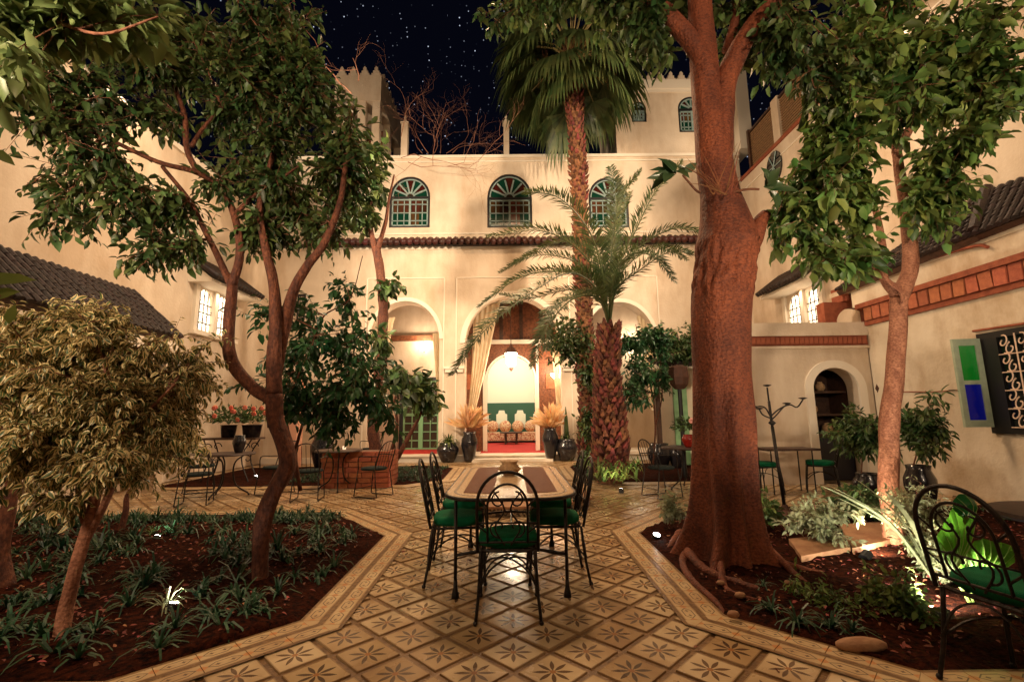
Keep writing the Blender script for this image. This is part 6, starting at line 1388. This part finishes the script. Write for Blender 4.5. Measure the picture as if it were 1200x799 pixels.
lt = thing('tea_light', 'small glass tea light on the round table by the brick planter', 'candle', (tl[1][0]+.1, tl[1][1], .737)); q = MB(); q.lathe([(.03, 0), (.035, .05), (.03, .06)], (tl[1][0]+.1, tl[1][1], .737), 10); q.build('glass', mat('tea_glass', (.8, .55, .35), None, .2, emit=1.2), lt)
cx = P(268, 503, 10.2); tr = thing('console_table', 'small console with scrolled iron legs against the left wall', 'table', (cx.x, 10.2, 0)); q = MB(); q.bb(cx.x-.5, cx.x+.7, 10.0, 10.4, .88, .92); q.build('tabletop', wooddark, tr)
for sx in (-.4, .6):
    for yy in (10.03, 10.37):
        q = MB(); scroll(q, (cx.x+sx*.8, .72), .1, 0, 5, lambda u, z: Vector((u, yy, z)), .01); q.tube([(cx.x+sx, yy, .88), (cx.x+sx*.7, yy, .5), (cx.x+sx, yy, 0)], .014, 5, smoothn=4); q.build('leg', iron, tr)
for dx, s_, lab in ((0, .16, 'dark planter box of red flowers on the left console'), (.5, .2, 'second dark planter of orange flowers on the left console')):
    pot('planter_pot', lab, cx.x+dx, 10.2, .92, [(s_*.8, 0), (s_, .26), (s_*1.1, .27), (s_*.9, .27), (.01, .24)], potdark); flowers('red_flowers', ('red flowers', 'orange flowers')[dx > 0]+' with dark leaves on the left console', Vector((cx.x+dx, 10.2, 1.25)), .42, 6, 320)
# framed board and panel on the left wall
fb_ = thing('framed_board', 'small framed dark red notice board low on the left wall', 'sign', PX(216, 500, XL+.02)); a = PX(205, 512, XL+.03); b_ = PX(226, 487, XL+.03)
q = MB(); q.bb(XL+.005, XL+.05, a.y, b_.y, a.z, b_.z); q.build('frame', trim, fb_); q = MB(); q.bb(XL+.051, XL+.06, a.y+.12, b_.y-.12, a.z+.08, b_.z-.10); q.build('board', mat('board_red', (.10, .015, .01), None, .4), fb_)
for k in range(5): q = MB(); yy = a.y+.2+k*(b_.y-a.y-.4)/5; q.bb(XL+.061, XL+.064, yy, yy+.07, (a.z+b_.z)/2+.02, (a.z+b_.z)/2+.10); q.build('lettering', trim, fb_)
rp = thing('red_wall_board', 'dark red wall board left of the framed notice board', 'board', PX(195, 500, XL+.02)); a = PX(188, 505, XL); b_ = PX(203, 486, XL); q = MB(); q.bb(XL+.004, XL+.04, a.y, b_.y, a.z, b_.z); q.build('panel_face', terracotta, rp)
pcx = P(342, 500, 12.9); pcl = thing('pink_column', 'pink plastered column lit from below behind the left tree trunk', 'column', (pcx.x, 12.9, 0)); q = MB(); q.bb(pcx.x-.2, pcx.x+.22, 12.7, 13.1, 0, 2.5); q.build('shaft', palepink, pcl); q = MB(); q.bb(pcx.x-.25, pcx.x+.27, 12.65, 13.15, 2.5, 2.62); q.build('cap', trim, pcl)
# armchair in the left gallery mouth
ac = place(bc, False, (P(433, 515, 12.9).x, 13.0, .0), R(60), 'pale woven armchair standing in the corner left of the gallery arch', 'chairs at the gallery'); del ac['group']
# ------------------------------------------------------------------ gallery doors, curtains, lamps
gd = thing('green_lattice_door', 'dark framed pair of green lattice doors inside the left arch', 'door', (P(495, 480, 16.8).x, 16.8, PL)); Yg = 16.8
a = P(472, 515, Yg); b_ = P(516, 446, Yg); mb = MB(); zb_, zt2 = PL, b_.z
mb.bb(a.x-.12, a.x, Yg-.1, Yg, zb_, zt2); mb.bb(b_.x, b_.x+.12, Yg-.1, Yg, zb_, zt2); mb.bb(a.x-.12, b_.x+.12, Yg-.1, Yg, zt2, zt2+.12); mb.build('door_frame', black, gd)
q = MB(); q.bb(a.x, b_.x, Yg-.02, Yg-.01, zb_, zt2); q.build('glass', mat('door_glass', (.05, .035, .02), None, .2), gd)
cxm = (a.x+b_.x)/2
for s0, s1 in ((a.x, cxm), (cxm, b_.x)):
    q = MB()
    for x in (s0+.04, s1-.06, (s0+s1)/2): q.bb(x-.03 if x != (s0+s1)/2 else x-.015, x+.03 if x != (s0+s1)/2 else x+.015, Yg-.07, Yg-.03, zb_, zt2)
    for k in range(9): z = zb_+(zt2-zb_)*k/8; q.bb(s0, s1, Yg-.065, Yg-.035, z-(.02 if k % 4 else .05), z+(.02 if k % 4 else .05))
    q.build('door_leaf', greenpaint, gd)
q = MB(); q.bb(cxm-.07, cxm+.07, Yg-.09, Yg-.04, zb_, zt2); q.build('centre_stile', mat('lit_green', (.20, .45, .22), None, .4), gd)
q = MB(); z = zt2+.35; q.bb(opL[0]-.3, opL[1]+.3, Yg-.1, Yg, z+1.1, z+1.3); q.build('beam', wood, gd)
def curtain(label, top, bot, Y_, w0, w1, side):
    r_ = thing('curtain', label, 'curtain', P(*top[:2], Y_)); q = MB(); n = 26; rows = 12; tp, bt_ = P(top[0], top[1], Y_), P(bot[0], bot[1], Y_); i0 = 0
    for i in range(rows+1):
        f = i/rows; w_ = w0+(w1-w0)*f**.7; c = tp.lerp(bt_, f)+Vector((side*.22*math.sin(f*math.pi*.9), 0, 0))
        for j in range(n+1): u = j/n; q.v.append((c.x+(u-.5)*w_, Y_+.05*math.sin(u*math.pi*10+f)*(1-.3*f), c.z))
    for i in range(rows):
        for j in range(n): q.f.append((i*(n+1)+j, i*(n+1)+j+1, (i+1)*(n+1)+j+1, (i+1)*(n+1)+j)); q.m.append(0)
    q.build('cloth', curtainm, r_, smooth=True); q = MB(); q.tube([bt_+Vector((-w1/2-.02, -.07, 0)), bt_+Vector((w1/2+.02, -.07, 0))], .025, 6); q.build('tie_band', trim, r_)
curtain('long tied back cream curtain on the left of the central arch', (570, 352), (551, 486), FY+.35, .95, .22, .28)
curtain('thin cream curtain gathered at the left of the left arch', (452, 372), (440, 470), FY+.4, .6, .18, .1)
curtain('cream curtain edge hanging at the right side of the left arch', (512, 390), (517, 500), FY+.4, .30, .12, .0)
curtain('cream curtain gathered at the right of the right arch', (757, 370), (768, 480), FY+.4, .6, .2, -.12)
curtain('narrow cream curtain on the right of the central arch', (650, 400), (655, 480), FY+.4, .25, .12, .0)
# lantern in the central arch
Lp = P(599, 425, 14.6); ln = thing('hanging_lantern', 'glowing brass lantern hanging in the central arch', 'lantern', Lp); z0 = P(599, 431, 14.6).z; z1 = P(599, 403, 14.6).z; h_ = z1-z0
q = MB(); q.lathe([(.06, z0+.02), (.15, z0+h_*.15), (.19, z0+h_*.6), (.16, z0+h_*.66)], (Lp.x, 14.6, 0), 8); q.build('glass', glow2, ln)
q = MB()
for k in range(8): a = k*math.pi/4; q.tube([(Lp.x+.155*math.cos(a), 14.6+.155*math.sin(a), z0+h_*.15), (Lp.x+.2*math.cos(a), 14.6+.2*math.sin(a), z0+h_*.62)], .012, 4)
q.lathe([(.21, z0+h_*.62), (.13, z0+h_*.8), (.05, z0+h_*.9), (.03, z1)], (Lp.x, 14.6, 0), 8); q.lathe([(.02, z0-.1), (.06, z0-.04), (.08, z0+.02)], (Lp.x, 14.6, 0), 8); q.build('metalwork', rust, ln)
q = MB(); q.tube([(Lp.x, 14.6, z1), (Lp.x, 14.6, opC[4]-.02)], .012, 4); q.build('chain', rust, ln)
lamp('POINT', (Lp.x, 14.25, z0-.15), 60, WARM2, .15)
lamp('AREA', (0, 18.8, 4.9), 200, (1, .90, .68), 1.5, (0, 19, 0))
for i, (px, py, lab) in enumerate(((496, 407, 'bright wall lamp inside the left gallery arch'), (532, 437, 'bright wall lamp between the left and central arches'), (741, 407, 'bright wall lamp inside the right gallery arch'), (652, 440, 'bright wall lamp right of the carved portal'))):
    Yl = 16.6 if i in (0, 2) else 15.2; p = P(px, py, Yl); sc_ = thing('wall_sconce', lab, 'lamp', p, 'sconces of the gallery'); q = MB(); q.lathe([(.05, -.12), (.17, -.02), (.19, .06), (.18, .065)], p, 12); q.build('shade', glow2, sc_); q = MB(); q.tube([p+Vector((0, .02, -.1)), p+Vector((0, .2, -.15))], .02, 5); q.build('bracket', rust, sc_)
    del sc_['group']; lamp('POINT', p+Vector((0, -.25, .15)), 55, WARM2, .12)
for o in bpy.data.objects:
    if '_o' in o: del o['_o']
bpy.context.view_layer.update()
